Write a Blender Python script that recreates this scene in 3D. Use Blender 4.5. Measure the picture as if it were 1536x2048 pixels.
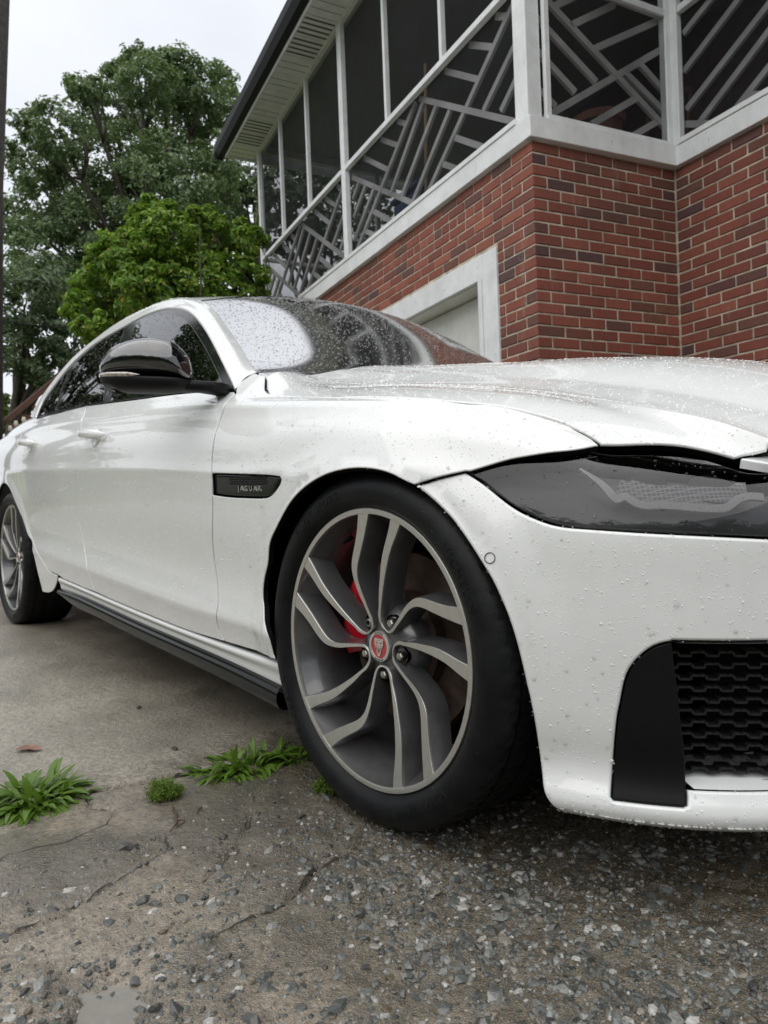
import bpy, bmesh, math, random
import numpy as np
from mathutils import Vector, Matrix, geometry
for o in list(bpy.data.objects): bpy.data.objects.remove(o)
SC=bpy.context.scene; COL=SC.collection; R=math.radians
# ------------------------------------------------------------ camera
def cam_axes(a,b,c):
    ca,sa,cb,sb,cc,sc=math.cos(a),math.sin(a),math.cos(b),math.sin(b),math.cos(c),math.sin(c)
    f=np.array([ca*cb,sa*cb,sb]);r=np.array([sa,-ca,0.]);d=np.cross(f,r)
    return np.array([[cc,-sc,0],[sc,cc,0],[0,0,1]])@np.array([r,d,f])
CAM_AX=cam_axes(2.4524,-.0295,-.0206); CAM_POS=(1.073,-1.7422,.6457)
cd=bpy.data.cameras.new('camera'); co=bpy.data.objects.new('camera',cd); COL.objects.link(co)
M=Matrix.Identity(4)
for i in range(3):
    M[i][0]=CAM_AX[0][i]; M[i][1]=-CAM_AX[1][i]; M[i][2]=-CAM_AX[2][i]; M[i][3]=CAM_POS[i]
co.matrix_world=M
cd.sensor_fit='VERTICAL'; cd.sensor_height=36; cd.lens=24.96; cd.clip_start=.05; cd.clip_end=600
cd.dof.use_dof=True; cd.dof.focus_distance=1.45; cd.dof.aperture_fstop=8.0
SC.camera=co
SC.render.resolution_x=768; SC.render.resolution_y=1024
# ------------------------------------------------------------ overcast sky
W=bpy.data.worlds.new('World'); SC.world=W; W.use_nodes=True
wn=W.node_tree.nodes; wl=W.node_tree.links; wn.clear()
def wnode(t,**k):
    n=wn.new(t)
    for a,b in k.items(): setattr(n,a,b)
    return n
sky=wnode('ShaderNodeTexSky'); sky.sky_type='NISHITA'; sky.sun_disc=False; sky.sun_elevation=R(66); sky.sun_rotation=R(160); sky.air_density=1.4; sky.dust_density=4
tc=wnode('ShaderNodeTexCoord'); mp=wnode('ShaderNodeMapping'); mp.inputs['Scale'].default_value=(1.0,1.0,2.2)
wl.new(tc.outputs['Generated'],mp.inputs['Vector'])
nz=wnode('ShaderNodeTexNoise'); nz.inputs['Scale'].default_value=1.7; nz.inputs['Detail'].default_value=5; nz.inputs['Roughness'].default_value=.5
wl.new(mp.outputs['Vector'],nz.inputs['Vector'])
cr=wnode('ShaderNodeValToRGB'); cr.color_ramp.elements[0].position=.30; cr.color_ramp.elements[0].color=(6.6,6.9,7.5,1); cr.color_ramp.elements[1].position=.68; cr.color_ramp.elements[1].color=(8.7,8.9,9.2,1)
wl.new(nz.outputs['Fac'],cr.inputs['Fac'])
mx=wnode('ShaderNodeMix'); mx.data_type='RGBA'; mx.inputs['Factor'].default_value=.93
wl.new(sky.outputs['Color'],mx.inputs['A']); wl.new(cr.outputs['Color'],mx.inputs['B'])
bg=wnode('ShaderNodeBackground'); bg.inputs['Strength'].default_value=.088
wl.new(mx.outputs['Result'],bg.inputs['Color']); out=wnode('ShaderNodeOutputWorld'); wl.new(bg.outputs[0],out.inputs['Surface'])
# ------------------------------------------------------------ weak sun through cloud
sl=bpy.data.lights.new('sun','SUN'); sl.energy=1.5; sl.angle=R(95); sl.color=(1,.97,.93)
so=bpy.data.objects.new('sun',sl); COL.objects.link(so)
az=R(-70); el=R(66); sd=Vector((math.cos(el)*math.cos(az),math.cos(el)*math.sin(az),math.sin(el)))
so.rotation_euler=sd.to_track_quat('Z','Y').to_euler()
so.location=(0,0,20)
vs=SC.view_settings; vs.view_transform='Standard'; vs.look='None'; vs.exposure=0.53; vs.gamma=1; vs.use_curve_mapping=False
SC.render.engine='CYCLES'
SC.cycles.max_bounces=10; SC.cycles.transparent_max_bounces=24; SC.cycles.glossy_bounces=6; SC.cycles.caustics_reflective=False; SC.cycles.caustics_refractive=False
random.seed(7); RNG=np.random.default_rng(7)
# ------------------------------------------------------------ helpers
def tag(o,label=None,cat=None,group=None,kind=None):
    if label: o['label']=label
    if cat: o['category']=cat
    if group: o['group']=group
    if kind: o['kind']=kind
    return o
def link(o,parent=None):
    COL.objects.link(o)
    if parent is not None: o.parent=parent
    return o
def empty(name,loc=(0,0,0),label=None,cat=None,group=None,parent=None):
    o=bpy.data.objects.new(name,None); o.empty_display_size=.1; link(o,parent); o.location=loc
    return tag(o,label,cat,group)
def mesh_ob(name,V,F,m=None,parent=None,smooth=True,normals=None,mats=None,fm=None,auto=None):
    me=bpy.data.meshes.new(name); me.from_pydata([tuple(map(float,v)) for v in V],[],[tuple(int(i) for i in f) for f in F])
    for k in (mats or ([m] if m else [])): me.materials.append(k)
    if fm is not None: me.polygons.foreach_set('material_index',np.asarray(fm,dtype=np.int32))
    if smooth: me.polygons.foreach_set('use_smooth',[True]*len(me.polygons))
    if normals is not None: me.normals_split_custom_set_from_vertices([tuple(map(float,n)) for n in normals])
    elif auto: me.set_sharp_from_angle(angle=R(auto))
    me.update()
    o=bpy.data.objects.new(name,me); return link(o,parent)
class MB:
    """collects boxes, tubes and polygons into one mesh"""
    def __init__(s): s.V=[];s.F=[];s.M=[]
    def add(s,V,F,m=0):
        b=len(s.V); s.V+= [tuple(v) for v in V]; s.F+=[tuple(i+b for i in f) for f in F]; s.M+=[m]*len(F)
    def box(s,c,h,ax=None,m=0,bev=0):
        ax=ax or ((1,0,0),(0,1,0),(0,0,1)); ax=[np.array(a,float) for a in ax]; c=np.array(c,float)
        if bev<=0:
            V=[c+ax[0]*h[0]*i+ax[1]*h[1]*j+ax[2]*h[2]*k for i in(-1,1) for j in(-1,1) for k in(-1,1)]
            s.add(V,[(0,1,3,2),(4,6,7,5),(0,4,5,1),(2,3,7,6),(0,2,6,4),(1,5,7,3)],m)
        else:
            V=[];idx={}
            for i in(-1,1):
                for j in(-1,1):
                    for k in(-1,1):
                        for t in range(3):
                            e=[h[0]*i,h[1]*j,h[2]*k]
                            for q in range(3):
                                if q!=t: e[q]-=bev*(i,j,k)[q]
                            idx[(i,j,k,t)]=len(V); V.append(c+ax[0]*e[0]+ax[1]*e[1]+ax[2]*e[2])
            F=[]
            for t in range(3):
                a,b=[q for q in range(3) if q!=t]
                for sg in(-1,1):
                    f=[]
                    for (p,q) in ((-1,-1),(1,-1),(1,1),(-1,1)):
                        key=[0,0,0];key[t]=sg;key[a]=p;key[b]=q;f.append(idx[tuple(key)+(t,)])
                    F.append(f if sg*(1 if t!=1 else -1)>0 else f[::-1])
            for t in range(3):
                a,b=[q for q in range(3) if q!=t]
                for p in(-1,1):
                    for q in(-1,1):
                        k0=[0,0,0];k0[a]=p;k0[b]=q;k1=list(k0);k0[t]=-1;k1[t]=1
                        F.append([idx[tuple(k0)+(a,)],idx[tuple(k1)+(a,)],idx[tuple(k1)+(b,)],idx[tuple(k0)+(b,)]])
            for i in(-1,1):
                for j in(-1,1):
                    for k in(-1,1): F.append([idx[(i,j,k,t)] for t in range(3)])
            s.add(V,F,m)
    def tube(s,pts,r,n=8,m=0,cap=True):
        pts=[np.array(p,float) for p in pts]; r=r if hasattr(r,'__len__') else [r]*len(pts); V=[];F=[]
        for i,p in enumerate(pts):
            t=pts[min(i+1,len(pts)-1)]-pts[max(i-1,0)]; t/=np.linalg.norm(t)+1e-12
            a=np.cross(t,(0,0,1) if abs(t[2])<.9 else (1,0,0)); a/=np.linalg.norm(a); b=np.cross(t,a)
            V+=[p+r[i]*(math.cos(2*math.pi*k/n)*a+math.sin(2*math.pi*k/n)*b) for k in range(n)]
        for i in range(len(pts)-1):
            F+=[(i*n+k,i*n+(k+1)%n,(i+1)*n+(k+1)%n,(i+1)*n+k) for k in range(n)]
        if cap: F+=[tuple(range(n))[::-1],tuple(range((len(pts)-1)*n,len(pts)*n))]
        s.add(V,F,m)
    def build(s,name,mats,parent=None,smooth=False,auto=None,fixn=True):
        mats=mats if isinstance(mats,(list,tuple)) else [mats]
        o=mesh_ob(name,s.V,s.F,parent=parent,smooth=smooth or bool(auto),mats=mats,fm=s.M)
        if fixn:
            bm=bmesh.new(); bm.from_mesh(o.data); bmesh.ops.recalc_face_normals(bm,faces=bm.faces); bm.to_mesh(o.data); bm.free()
        if auto: o.data.set_sharp_from_angle(angle=R(auto))
        return o
def lathe(prof,n,axis='y',closed=False):
    """profile of (r, h) spun round the y axis"""
    V=[];F=[];m=len(prof)
    for k in range(n):
        a=2*math.pi*k/n
        for r,h in prof: V.append((r*math.cos(a),h,r*math.sin(a)))
    for k in range(n):
        for i in range(m-1):
            F.append((k*m+i,k*m+i+1,((k+1)%n)*m+i+1,((k+1)%n)*m+i))
    return V,F
# ------------------------------------------------------------ materials
class NT:
    def __init__(s,name):
        s.m=bpy.data.materials.new(name); s.m.use_nodes=True; s.t=s.m.node_tree; s.n=s.t.nodes; s.l=s.t.links
        s.p=s.n['Principled BSDF']; s.o=s.n['Material Output']
    def new(s,t,**k):
        n=s.n.new(t)
        for a,b in k.items():
            if a in n.inputs.keys() if hasattr(n.inputs,'keys') else False: n.inputs[a].default_value=b
            else: setattr(n,a,b)
        return n
    def noise(s,scale,detail=4,rough=.55,vec=None,dim=None):
        n=s.n.new('ShaderNodeTexNoise'); n.inputs['Scale'].default_value=scale; n.inputs['Detail'].default_value=detail; n.inputs['Roughness'].default_value=rough
        if vec is None: vec=s.obj()
        s.l.new(vec,n.inputs['Vector']); return n.outputs['Fac']
    def obj(s):
        if not hasattr(s,'_tc'): s._tc=s.n.new('ShaderNodeTexCoord')
        return s._tc.outputs['Object']
    def scaled(s,v,sc,loc=(0,0,0),rot=(0,0,0)):
        n=s.n.new('ShaderNodeMapping'); n.inputs['Scale'].default_value=sc; n.inputs['Location'].default_value=loc; n.inputs['Rotation'].default_value=rot; s.l.new(v,n.inputs['Vector']); return n.outputs[0]
    def ramp(s,f,stops):
        n=s.n.new('ShaderNodeValToRGB'); e=n.color_ramp.elements
        while len(e)<len(stops): e.new(.5)
        for x,(p,c) in zip(e,stops):
            x.position=p; x.color=(c,c,c,1) if not hasattr(c,'__len__') else (*c,1)
        s.l.new(f,n.inputs['Fac']); return n.outputs['Color']
    def mix(s,f,a,b,mode='MIX'):
        n=s.n.new('ShaderNodeMix'); n.data_type='RGBA'; n.blend_type=mode
        for k,v in (('Factor',f),('A',a),('B',b)):
            if hasattr(v,'node'): s.l.new(v,n.inputs[k])
            elif hasattr(v,'__len__'): n.inputs[k].default_value=(*v,1) if len(v)==3 else v
            else: n.inputs[k].default_value=v if k=='Factor' else (v,v,v,1)
        return n.outputs['Result']
    def math(s,op,a,b=None):
        n=s.n.new('ShaderNodeMath'); n.operation=op
        for i,v in enumerate((a,b)):
            if v is None: continue
            if hasattr(v,'node'): s.l.new(v,n.inputs[i])
            else: n.inputs[i].default_value=v
        return n.outputs[0]
    def set(s,k,v):
        i=s.p.inputs[k]
        if hasattr(v,'node'): s.l.new(v,i)
        elif hasattr(v,'__len__'): i.default_value=(*v,1) if len(v)==3 else v
        else: i.default_value=v
        return s
    def bump(s,h,strength=.5,dist=.002,to='Normal'):
        b=s.n.new('ShaderNodeBump'); b.inputs['Strength'].default_value=strength; b.inputs['Distance'].default_value=dist; s.l.new(h,b.inputs['Height']); s.l.new(b.outputs[0],s.p.inputs[to]); return b
def simple(name,col,rough=.5,metal=0,coat=0,coat_rough=.03,spec=.5,var=0,vscale=8,bump=0,bscale=60):
    t=NT(name); t.set('Roughness',rough).set('Metallic',metal).set('Coat Weight',coat).set('Coat Roughness',coat_rough).set('Specular IOR Level',spec)
    if var:
        f=t.noise(vscale,5); t.set('Base Color',t.mix(t.ramp(f,[(.3,0.),(.7,1.)]),[c*(1-var) for c in col],[min(1,c*(1+var)) for c in col]))
    else: t.set('Base Color',col)
    if bump: t.bump(t.noise(bscale,4),bump,.002)
    return t.m
# ============================================================ GROUND
def vnoise(x,y,seed=0):
    xi=np.floor(x).astype(np.int64); yi=np.floor(y).astype(np.int64); fx=x-xi; fy=y-yi
    def h(a,b):
        n=(a*374761393+b*668265263+seed*1442695041)&0xffffffff; n=((n^(n>>13))*1274126177)&0xffffffff; return ((n^(n>>16))&0xffff)/65535.
    u=fx*fx*(3-2*fx); v=fy*fy*(3-2*fy)
    return (h(xi,yi)*(1-u)+h(xi+1,yi)*u)*(1-v)+(h(xi,yi+1)*(1-u)+h(xi+1,yi+1)*u)*v
def fbm(x,y,f,oct=4,seed=0,g=.5):
    s=0;a=1;t=0
    for i in range(oct): s=s+a*vnoise(x*f,y*f,seed+i*17); t+=a; a*=g; f*=2.03
    return s/t-.5
def seg_dist(x,y,pts):
    d=np.full(x.shape,9.)
    for (ax,ay),(bx_,by_) in zip(pts[:-1],pts[1:]):
        dx,dy=bx_-ax,by_-ay; t=np.clip(((x-ax)*dx+(y-ay)*dy)/(dx*dx+dy*dy),0,1); d=np.minimum(d,np.hypot(x-ax-t*dx,y-ay-t*dy))
    return d
EDGE=[(-.95,-4.5),(-.80,-2.2),(-.62,-1.43),(-.52,-1.285),(-.49,-1.15),(-.462,-1.05),(-.43,-.93),(-.386,-.79),(-.30,-.45),(-.25,0.2),(-.2,3.)]
def edge_x(y): return np.interp(y,[p[1] for p in EDGE],[p[0] for p in EDGE])+.022*fbm(y,y*0,9,4,5)*1.6
CRACKS=[[(-.52,-1.285),(-.44,-1.30),(-.40,-1.26),(-.40,-1.19),(-.43,-1.12)],[(-.40,-1.26),(-.33,-1.30),(-.32,-1.38),(-.34,-1.5),(-.36,-1.62)],[(-.28,-1.12),(-.22,-1.23),(-.17,-1.24),(-.13,-1.35),(-.10,-1.43),(-.08,-1.55),(-.07,-1.65)],[(-.25,-1.02),(-.14,-1.10),(-.06,-1.19),(-.02,-1.25)],[(-.05,-.86),(.05,-.98),(.06,-1.08),(.12,-1.17),(.13,-1.30)],[(.2,-1.42),(.08,-1.50),(.02,-1.56),(-.02,-1.70)]]
PUD=[(.175,-1.455,.070,.050)]
def ground_z(x,y):
    e=edge_x(y); slab=1/(1+np.exp(np.clip((x-e)/.004,-40,40)))
    rough=np.clip((x+.42)/.5,0,1)
    patch=np.clip(fbm(x+3,y,3.1,3,9)*5+.9-np.clip((x+.05)*3,0,3)-np.clip((y+1.05)*2.5,0,3),0,1)   # smooth mortar patch at the left
    z=.010*fbm(x,y,1.3,3,1)*(1-slab)+.006*fbm(x,y,.7,2,2)
    z=z+(1-slab)*(.030*fbm(x,y,13,6,3,.66)*(.40+.60*rough)*(1-.80*patch)+.007*patch)
    z=z+slab*(.013+.0022*fbm(x,y,60,3,4))
    near=np.exp(-((x-e-.006)/.0085)**2)*(.35+1.3*np.clip(fbm(x,y,7,3,6)+.5,0,1)); z=z-.024*near*(y<-.2)
    wob=.012*fbm(x,y,22,3,8)
    for c in CRACKS:
        d=seg_dist(x+wob*1.7+.006*fbm(x,y,70,3,12),y-wob*1.7+.006*fbm(y,x,70,3,13),c); z=z-.011*np.exp(-(d/.0034)**2)*np.clip(.3+3*fbm(x,y,9,2,14)+.5,0,1)
    for px,py,a,b in PUD:
        q=((x-px+wob*2)/a)**2+((y-py+wob*2)/b)**2; z=z-.012*np.exp(-q**2)
    j=np.exp(-((x+3.78+.006*fbm(x,y,3,2,3))/.012)**2); z=z-.02*j*(x<-2)
    # ruts are pressed flat under the tyres
    for tx in (0.,-2.96):
        q=((x-tx)/.12)**2+((np.abs(y)-.79)/.15)**2; z=z*(1-np.exp(-q**2))+(-.002)*np.exp(-q**2)
    far=np.clip((np.hypot(x,y)-6)/4,0,1)
    return z*(1-far)
gx=np.concatenate([np.linspace(-9.5,-4.2,30)[:-1],np.linspace(-4.2,-2.2,90)[:-1],np.arange(-2.2,-1.2,.014),np.arange(-1.2,.80,.0052),np.linspace(.80,2.2,60),np.linspace(2.4,6,14)])
gy=np.concatenate([np.linspace(-6,-2.1,24)[:-1],np.linspace(-2.1,-1.75,24)[:-1],np.arange(-1.75,-.40,.0052),np.arange(-.40,.2,.014),np.linspace(.2,3.2,40)])
X_,Y_=np.meshgrid(gx,gy,indexing='ij'); Z_=ground_z(X_,Y_)
def concrete_mat():
    t=NT('wet_concrete'); o=t.obj(); f1=t.noise(2.2,6,.6); f2=t.noise(14,6,.65); f3=t.noise(95,4,.65); f4=t.noise(420,2,.5)
    # slab (back) and worn front are different pours
    sx=t.n.new('ShaderNodeSeparateXYZ'); t.l.new(o,sx.inputs[0])
    wob=t.math('MULTIPLY',t.math('SUBTRACT',f2,.5),.5)
    fr=t.ramp(t.math('ADD',t.math('ADD',sx.outputs[0],.60),wob),[(.0,0.),(.22,1.)])
    slab=t.mix(t.ramp(f1,[(.32,0.),(.68,1.)]),(.20,.172,.128),(.44,.395,.305))
    old=t.mix(t.ramp(f1,[(.35,0.),(.7,1.)]),(.040,.032,.018),(.200,.165,.110))
    old=t.mix(t.ramp(f2,[(.42,0.),(.62,1.)]),old,(.105,.082,.048))
    slab=t.mix(t.ramp(t.noise(1.6,6,.65,t.scaled(o,(1,1.6,1),(5,2,0))),[(.50,0.),(.66,.62)]),slab,(.10,.085,.058))
    b=t.mix(fr,slab,old)
    mk=t.math('MULTIPLY',t.ramp(t.math('ADD',sx.outputs[1],t.math('ADD',wob,1.60)),[(.30,1.),(.50,0.)]),t.math('MULTIPLY',t.ramp(t.noise(4.2,5,.6,t.scaled(o,(1,1,1),(1.3,.4,0))),[(.44,0.),(.56,1.)]),fr)); b=t.mix(t.math('MULTIPLY',mk,.8),b,(.31,.255,.185))
    # algae tint and dark stains
    b=t.mix(t.math('MULTIPLY',t.ramp(t.noise(5.5,5,.6,t.scaled(o,(1,1,1),(7,3,0))),[(.56,0.),(.70,1.)]),.55),b,(.105,.098,.048))
    b=t.mix(t.ramp(f3,[(.40,.55),(.60,0.)]),b,(.040,.035,.026))
    b=t.mix(t.ramp(f4,[(.60,0.),(.72,.55)]),b,(.40,.38,.34))
    t.set('Base Color',b)
    rg=t.mix(t.ramp(t.noise(3.2,5,.6,t.scaled(o,(1,1,1),(2,9,0))),[(.38,0.),(.62,1.)]),.10,.30)
    t.set('Roughness',t.mix(fr,.40,rg)).set('Specular IOR Level',.6).set('Coat Weight',1.).set('Coat Roughness',t.mix(fr,.30,.10))
    bm_=t.math('ADD',t.math('MULTIPLY',f3,.7),t.math('MULTIPLY',f4,.45)); bb=t.bump(bm_,1.,.0065); t.l.new(bb.outputs[0],t.p.inputs['Coat Normal'])
    return t.m
CONC=concrete_mat()
def grid_obj(name,X,Y,Z,m):
    a,b=X.shape; V=np.stack([X,Y,Z],-1).reshape(-1,3); i=np.arange(a*b).reshape(a,b); F=np.stack([i[:-1,:-1],i[1:,:-1],i[1:,1:],i[:-1,1:]],-1).reshape(-1,4)
    me=bpy.data.meshes.new(name); me.vertices.add(len(V)); me.vertices.foreach_set('co',V.ravel()); me.loops.add(F.size); me.loops.foreach_set('vertex_index',F.ravel().astype(np.int32)); me.polygons.add(len(F)); me.polygons.foreach_set('loop_start',np.arange(0,F.size,4,dtype=np.int32)); me.polygons.foreach_set('use_smooth',np.ones(len(F),bool)); me.update(); me.validate(); me.materials.append(m)
    return link(bpy.data.objects.new(name,me))
drive=grid_obj('driveway',X_,Y_,Z_,CONC); tag(drive,kind='structure')
def lawn_mat():
    t=NT('rough_grass_ground'); f=t.noise(.8,5); g=t.noise(40,3)
    t.set('Base Color',t.mix(t.ramp(g,[(.35,0.),(.65,1.)]),t.mix(f,(.035,.055,.012),(.07,.10,.02)),(.11,.16,.035))).set('Roughness',.8); t.bump(g,1,.03); return t.m
mesh_ob('ground',[(-400,-400,-.06),(400,-400,-.06),(400,400,-.06),(-400,400,-.06)],[(0,1,2,3)],lawn_mat())['kind']='structure'
# puddles: level water in the hollows
PWAT=NT('puddle_water'); PWAT.set('Base Color',(.30,.285,.25)).set('Roughness',.02).set('Specular IOR Level',.6).set('Alpha',.6); PWAT=PWAT.m
for i,(px,py,a,b) in enumerate(PUD):
    zl=float(ground_z(np.array([px]),np.array([py]))[0])+.0065; n=26; V=[(px,py,zl)]; 
    V+=[(px+a*1.25*math.cos(2*math.pi*k/n),py+b*1.25*math.sin(2*math.pi*k/n),zl) for k in range(n)]
    mesh_ob('puddle',V,[(0,1+k,1+(k+1)%n) for k in range(n)],PWAT)['kind']='structure'
# crushed stone worn out of the old surface
def stone_mat():
    t=NT('crushed_stone'); g=t.n.new('ShaderNodeNewGeometry'); rp=g.outputs['Random Per Island']
    c=t.ramp(rp,[(0.,(.035,.037,.032)),(.25,(.085,.092,.085)),(.45,(.055,.060,.053)),(.62,(.15,.16,.148)),(.78,(.24,.24,.22)),(.88,(.13,.095,.055)),(.955,(.46,.45,.42))])
    f=t.noise(260,3); t.set('Base Color',t.mix(t.ramp(f,[(.35,.5),(.65,0.)]),c,(.05,.05,.045))).set('Roughness',.14).set('Specular IOR Level',.6); t.bump(f,.5,.002); return t.m
def ico():
    p=(1+5**.5)/2; V=np.array([(-1,p,0),(1,p,0),(-1,-p,0),(1,-p,0),(0,-1,p),(0,1,p),(0,-1,-p),(0,1,-p),(p,0,-1),(p,0,1),(-p,0,-1),(-p,0,1)],float)/math.hypot(1,p)
    F=[(0,11,5),(0,5,1),(0,1,7),(0,7,10),(0,10,11),(1,5,9),(5,11,4),(11,10,2),(10,7,6),(7,1,8),(3,9,4),(3,4,2),(3,2,6),(3,6,8),(3,8,9),(4,9,5),(2,4,11),(6,2,10),(8,6,7),(9,8,1)]
    return V,np.array(F)
def tri_obj(name,V,F,m,smooth=False,parent=None):
    V=np.asarray(V,float);F=np.asarray(F); k=F.shape[1]
    me=bpy.data.meshes.new(name); me.vertices.add(len(V)); me.vertices.foreach_set('co',V.ravel()); me.loops.add(F.size); me.loops.foreach_set('vertex_index',F.ravel().astype(np.int32)); me.polygons.add(len(F)); me.polygons.foreach_set('loop_start',np.arange(0,F.size,k,dtype=np.int32)); me.polygons.foreach_set('use_smooth',np.full(len(F),smooth)); me.update(); me.materials.append(m)
    return link(bpy.data.objects.new(name,me),parent)
def gravel(n,seed,rm=.0048,rs=.42,rlo=.002,rhi=.0135,lab='wet grey crushed stone worn out of the old driveway',nm='gravel',spread=1.):
    rng=np.random.default_rng(seed); iv,iF=ico(); 
    x=rng.uniform(-.30,1.3,n*5); y=rng.uniform(-1.72,.2,n*5)
    # denser towards the front right, clumped, sparse on the smooth patch
    dens=np.clip((x+.30)/.45,0.03,1)*np.clip((y+1.85)/.75,.25,1)*np.clip(.60+2.2*fbm(x,y,5,3,31),.12,1)
    dens=np.clip(dens*spread+(.25 if rm<.003 else 0),0,1); ok=rng.random(n*5)<dens; x=x[ok][:n];y=y[ok][:n]; n=len(x)
    r=rng.lognormal(math.log(rm),rs,n).clip(rlo,rhi)
    z=ground_z(x,y)
    V=np.repeat(iv[None],n,0)*(1+rng.uniform(-.30,.30,(n,12,1)))
    sc=np.stack([rng.uniform(.8,1.45,n),rng.uniform(.6,1.05,n),rng.uniform(.38,.75,n)],1)
    V=V*sc[:,None]*r[:,None,None]
    a=rng.uniform(0,6.283,n); c,s=np.cos(a),np.sin(a); tl=rng.normal(0,.30,n); ct,st=np.cos(tl),np.sin(tl)
    Xv,Yv,Zv=V[...,0],V[...,1],V[...,2]; Xv,Zv=Xv*ct[:,None]-Zv*st[:,None],Xv*st[:,None]+Zv*ct[:,None]
    V=np.stack([Xv*c[:,None]-Yv*s[:,None]+x[:,None],Xv*s[:,None]+Yv*c[:,None]+y[:,None],Zv+(z-r*.10)[:,None]],-1)
    F=iF[None]+(np.arange(n)*12)[:,None,None]
    o=tri_obj(nm,V.reshape(-1,3),F.reshape(-1,3),STONE); tag(o,lab,'gravel',kind='stuff')
STONE=stone_mat()
gravel(16000,11)
gravel(22000,12,.0017,.35,.0008,.0032,'fine wet grit between the crushed stones of the driveway','grit')

# damp soil lying in the cracks
SOIL=simple('crack_soil',(.030,.027,.017),.8,var=.5,vscale=60,bump=.8,bscale=200)
def soil(pts,wd,seed,lift):
    p=np.array(pts); t=np.concatenate([[0],np.cumsum(np.hypot(*np.diff(p,axis=0).T))]); n=int(t[-1]/.006)+2; q=np.linspace(0,t[-1],n); c=np.stack([np.interp(q,t,p[:,k]) for k in (0,1)],1); rng=np.random.default_rng(seed)
    c[:,0]+=.010*fbm(q*3,q*0+seed,6,4,seed)*1.5; c[:,1]+=.010*fbm(q*3+9,q*0+seed,6,4,seed)*1.5
    d=np.gradient(c,axis=0); d/=np.hypot(*d.T)[:,None]+1e-9; nr=np.stack([-d[:,1],d[:,0]],1); w=(wd*np.clip(.55+1.6*fbm(q*8,q*0,3,3,seed+3),.05,1.3))[:,None]
    L=c+nr*w;Rr=c-nr*w; z=ground_z(c[:,0],c[:,1])+lift; V=np.concatenate([np.column_stack([L,np.maximum(z,ground_z(*L.T)+.0008)]),np.column_stack([c,z]),np.column_stack([Rr,np.maximum(z,ground_z(*Rr.T)+.0008)])]); F=[(k*n+i,k*n+i+1,(k+1)*n+i+1,(k+1)*n+i) for k in (0,1) for i in range(n-1)]
    mesh_ob('crack_soil',V,F,SOIL)['kind']='structure'
yy=np.linspace(-1.72,-.62,60); soil([(float(edge_x(np.array([y]))[0])+.006,y) for y in yy],.0085,3,.002)
for i,c in enumerate(CRACKS[:5]): soil(c,.0022,10+i,.0012)
# ============================================================ HOUSE (local axes: x along the side wall towards the street, y into the house, z up)
EA=Vector((-.975,.221,-.025)); INW=Vector((.221,.975,.007)); UPV=Vector((-.026,-.001,1.)); 
XA=(-EA).normalized(); UPV=(UPV-XA*UPV.dot(XA)).normalized(); YA=UPV.cross(XA)
HM=Matrix.Identity(4)
for i in range(3): HM[i][0]=XA[i];HM[i][1]=YA[i];HM[i][2]=UPV[i];HM[i][3]=(-1.58,1.61,2.661)[i]
house=empty('brick_house',label='red brick house with a screened white porch above the garage',cat='house'); house.matrix_world=HM
def paint_white(name,base=(.84,.86,.86),chips=.665):
    t=NT(name); f=t.noise(9,6,.6); g=t.noise(60,5,.7,t.scaled(t.obj(),(1,1,.35))); v=t.mix(t.ramp(f,[(.3,0.),(.7,1.)]),[c*.86 for c in base],base)
    v=t.mix(t.ramp(g,[(chips,0.),(chips+.02,.85)]),v,(.16,.15,.125)); v=t.mix(t.ramp(t.noise(4,6,.75,t.scaled(t.obj(),(3,3,.6),(9,2,5))),[(.54,0.),(.72,.26)]),v,(.46,.48,.44)); v=t.mix(t.ramp(t.noise(2.5,5,.7,t.scaled(t.obj(),(1,1,.5),(4,4,4))),[(.50,0.),(.75,.35)]),v,(.34,.35,.32))
    t.set('Base Color',v).set('Roughness',.5); t.bump(t.noise(35,4,.6,t.scaled(t.obj(),(.2,.2,4))),.25,.002); return t.m
WHITE=paint_white('old_white_paint'); WHITE2=paint_white('white_vinyl',(.80,.82,.81),.85); LATT=paint_white('grey_lattice_paint',(.66,.66,.65),.74); GDOOR=paint_white('garage_door_paint',(.74,.74,.69),.78)
def brick_mat(name,rand):
    t=NT(name)
    if rand=='obj': rp=t.n.new('ShaderNodeObjectInfo').outputs['Random']
    else: rp=t.n.new('ShaderNodeNewGeometry').outputs['Random Per Island']
    c=t.ramp(rp,[(0.,(.215,.066,.046)),(.14,(.315,.098,.062)),(.30,(.255,.074,.050)),(.46,(.365,.120,.076)),(.58,(.200,.064,.050)),(.68,(.290,.084,.056)),(.78,(.170,.072,.050)),(.86,(.135,.064,.062)),(.92,(.240,.105,.062)),(.97,(.105,.058,.060))])
    geo=t.n.new('ShaderNodeNewGeometry'); pos=geo.outputs['Position']
    st=t.noise(1,3,.6,t.scaled(pos,(170,170,6))); f=t.noise(26,5,.65,pos); g=t.noise(190,2,.5,pos)
    c=t.mix(t.ramp(st,[(.38,.30),(.60,0.)]),c,(.085,.035,.030)); c=t.mix(t.ramp(f,[(.55,0.),(.80,.35)]),c,(.26,.13,.095)); c=t.mix(t.ramp(g,[(.70,0.),(.76,.6)]),c,(.36,.29,.23))
    c=t.mix(t.ramp(t.noise(.9,4,.6,pos),[(.40,0.),(.7,.55)]),c,(.085,.042,.034))
    c=t.mix(t.ramp(t.noise(7,6,.75,t.scaled(pos,(1,1,.35),(3,1,2))),[(.60,0.),(.72,.45)]),c,(.33,.26,.20))
    t.set('Base Color',c).set('Roughness',.72).set('Specular IOR Level',.35); t.bump(t.math('ADD',st,g),.55,.003); return t.m
BR_O=brick_mat('brick','obj'); BR_S=brick_mat('brick_far','isl')
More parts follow.
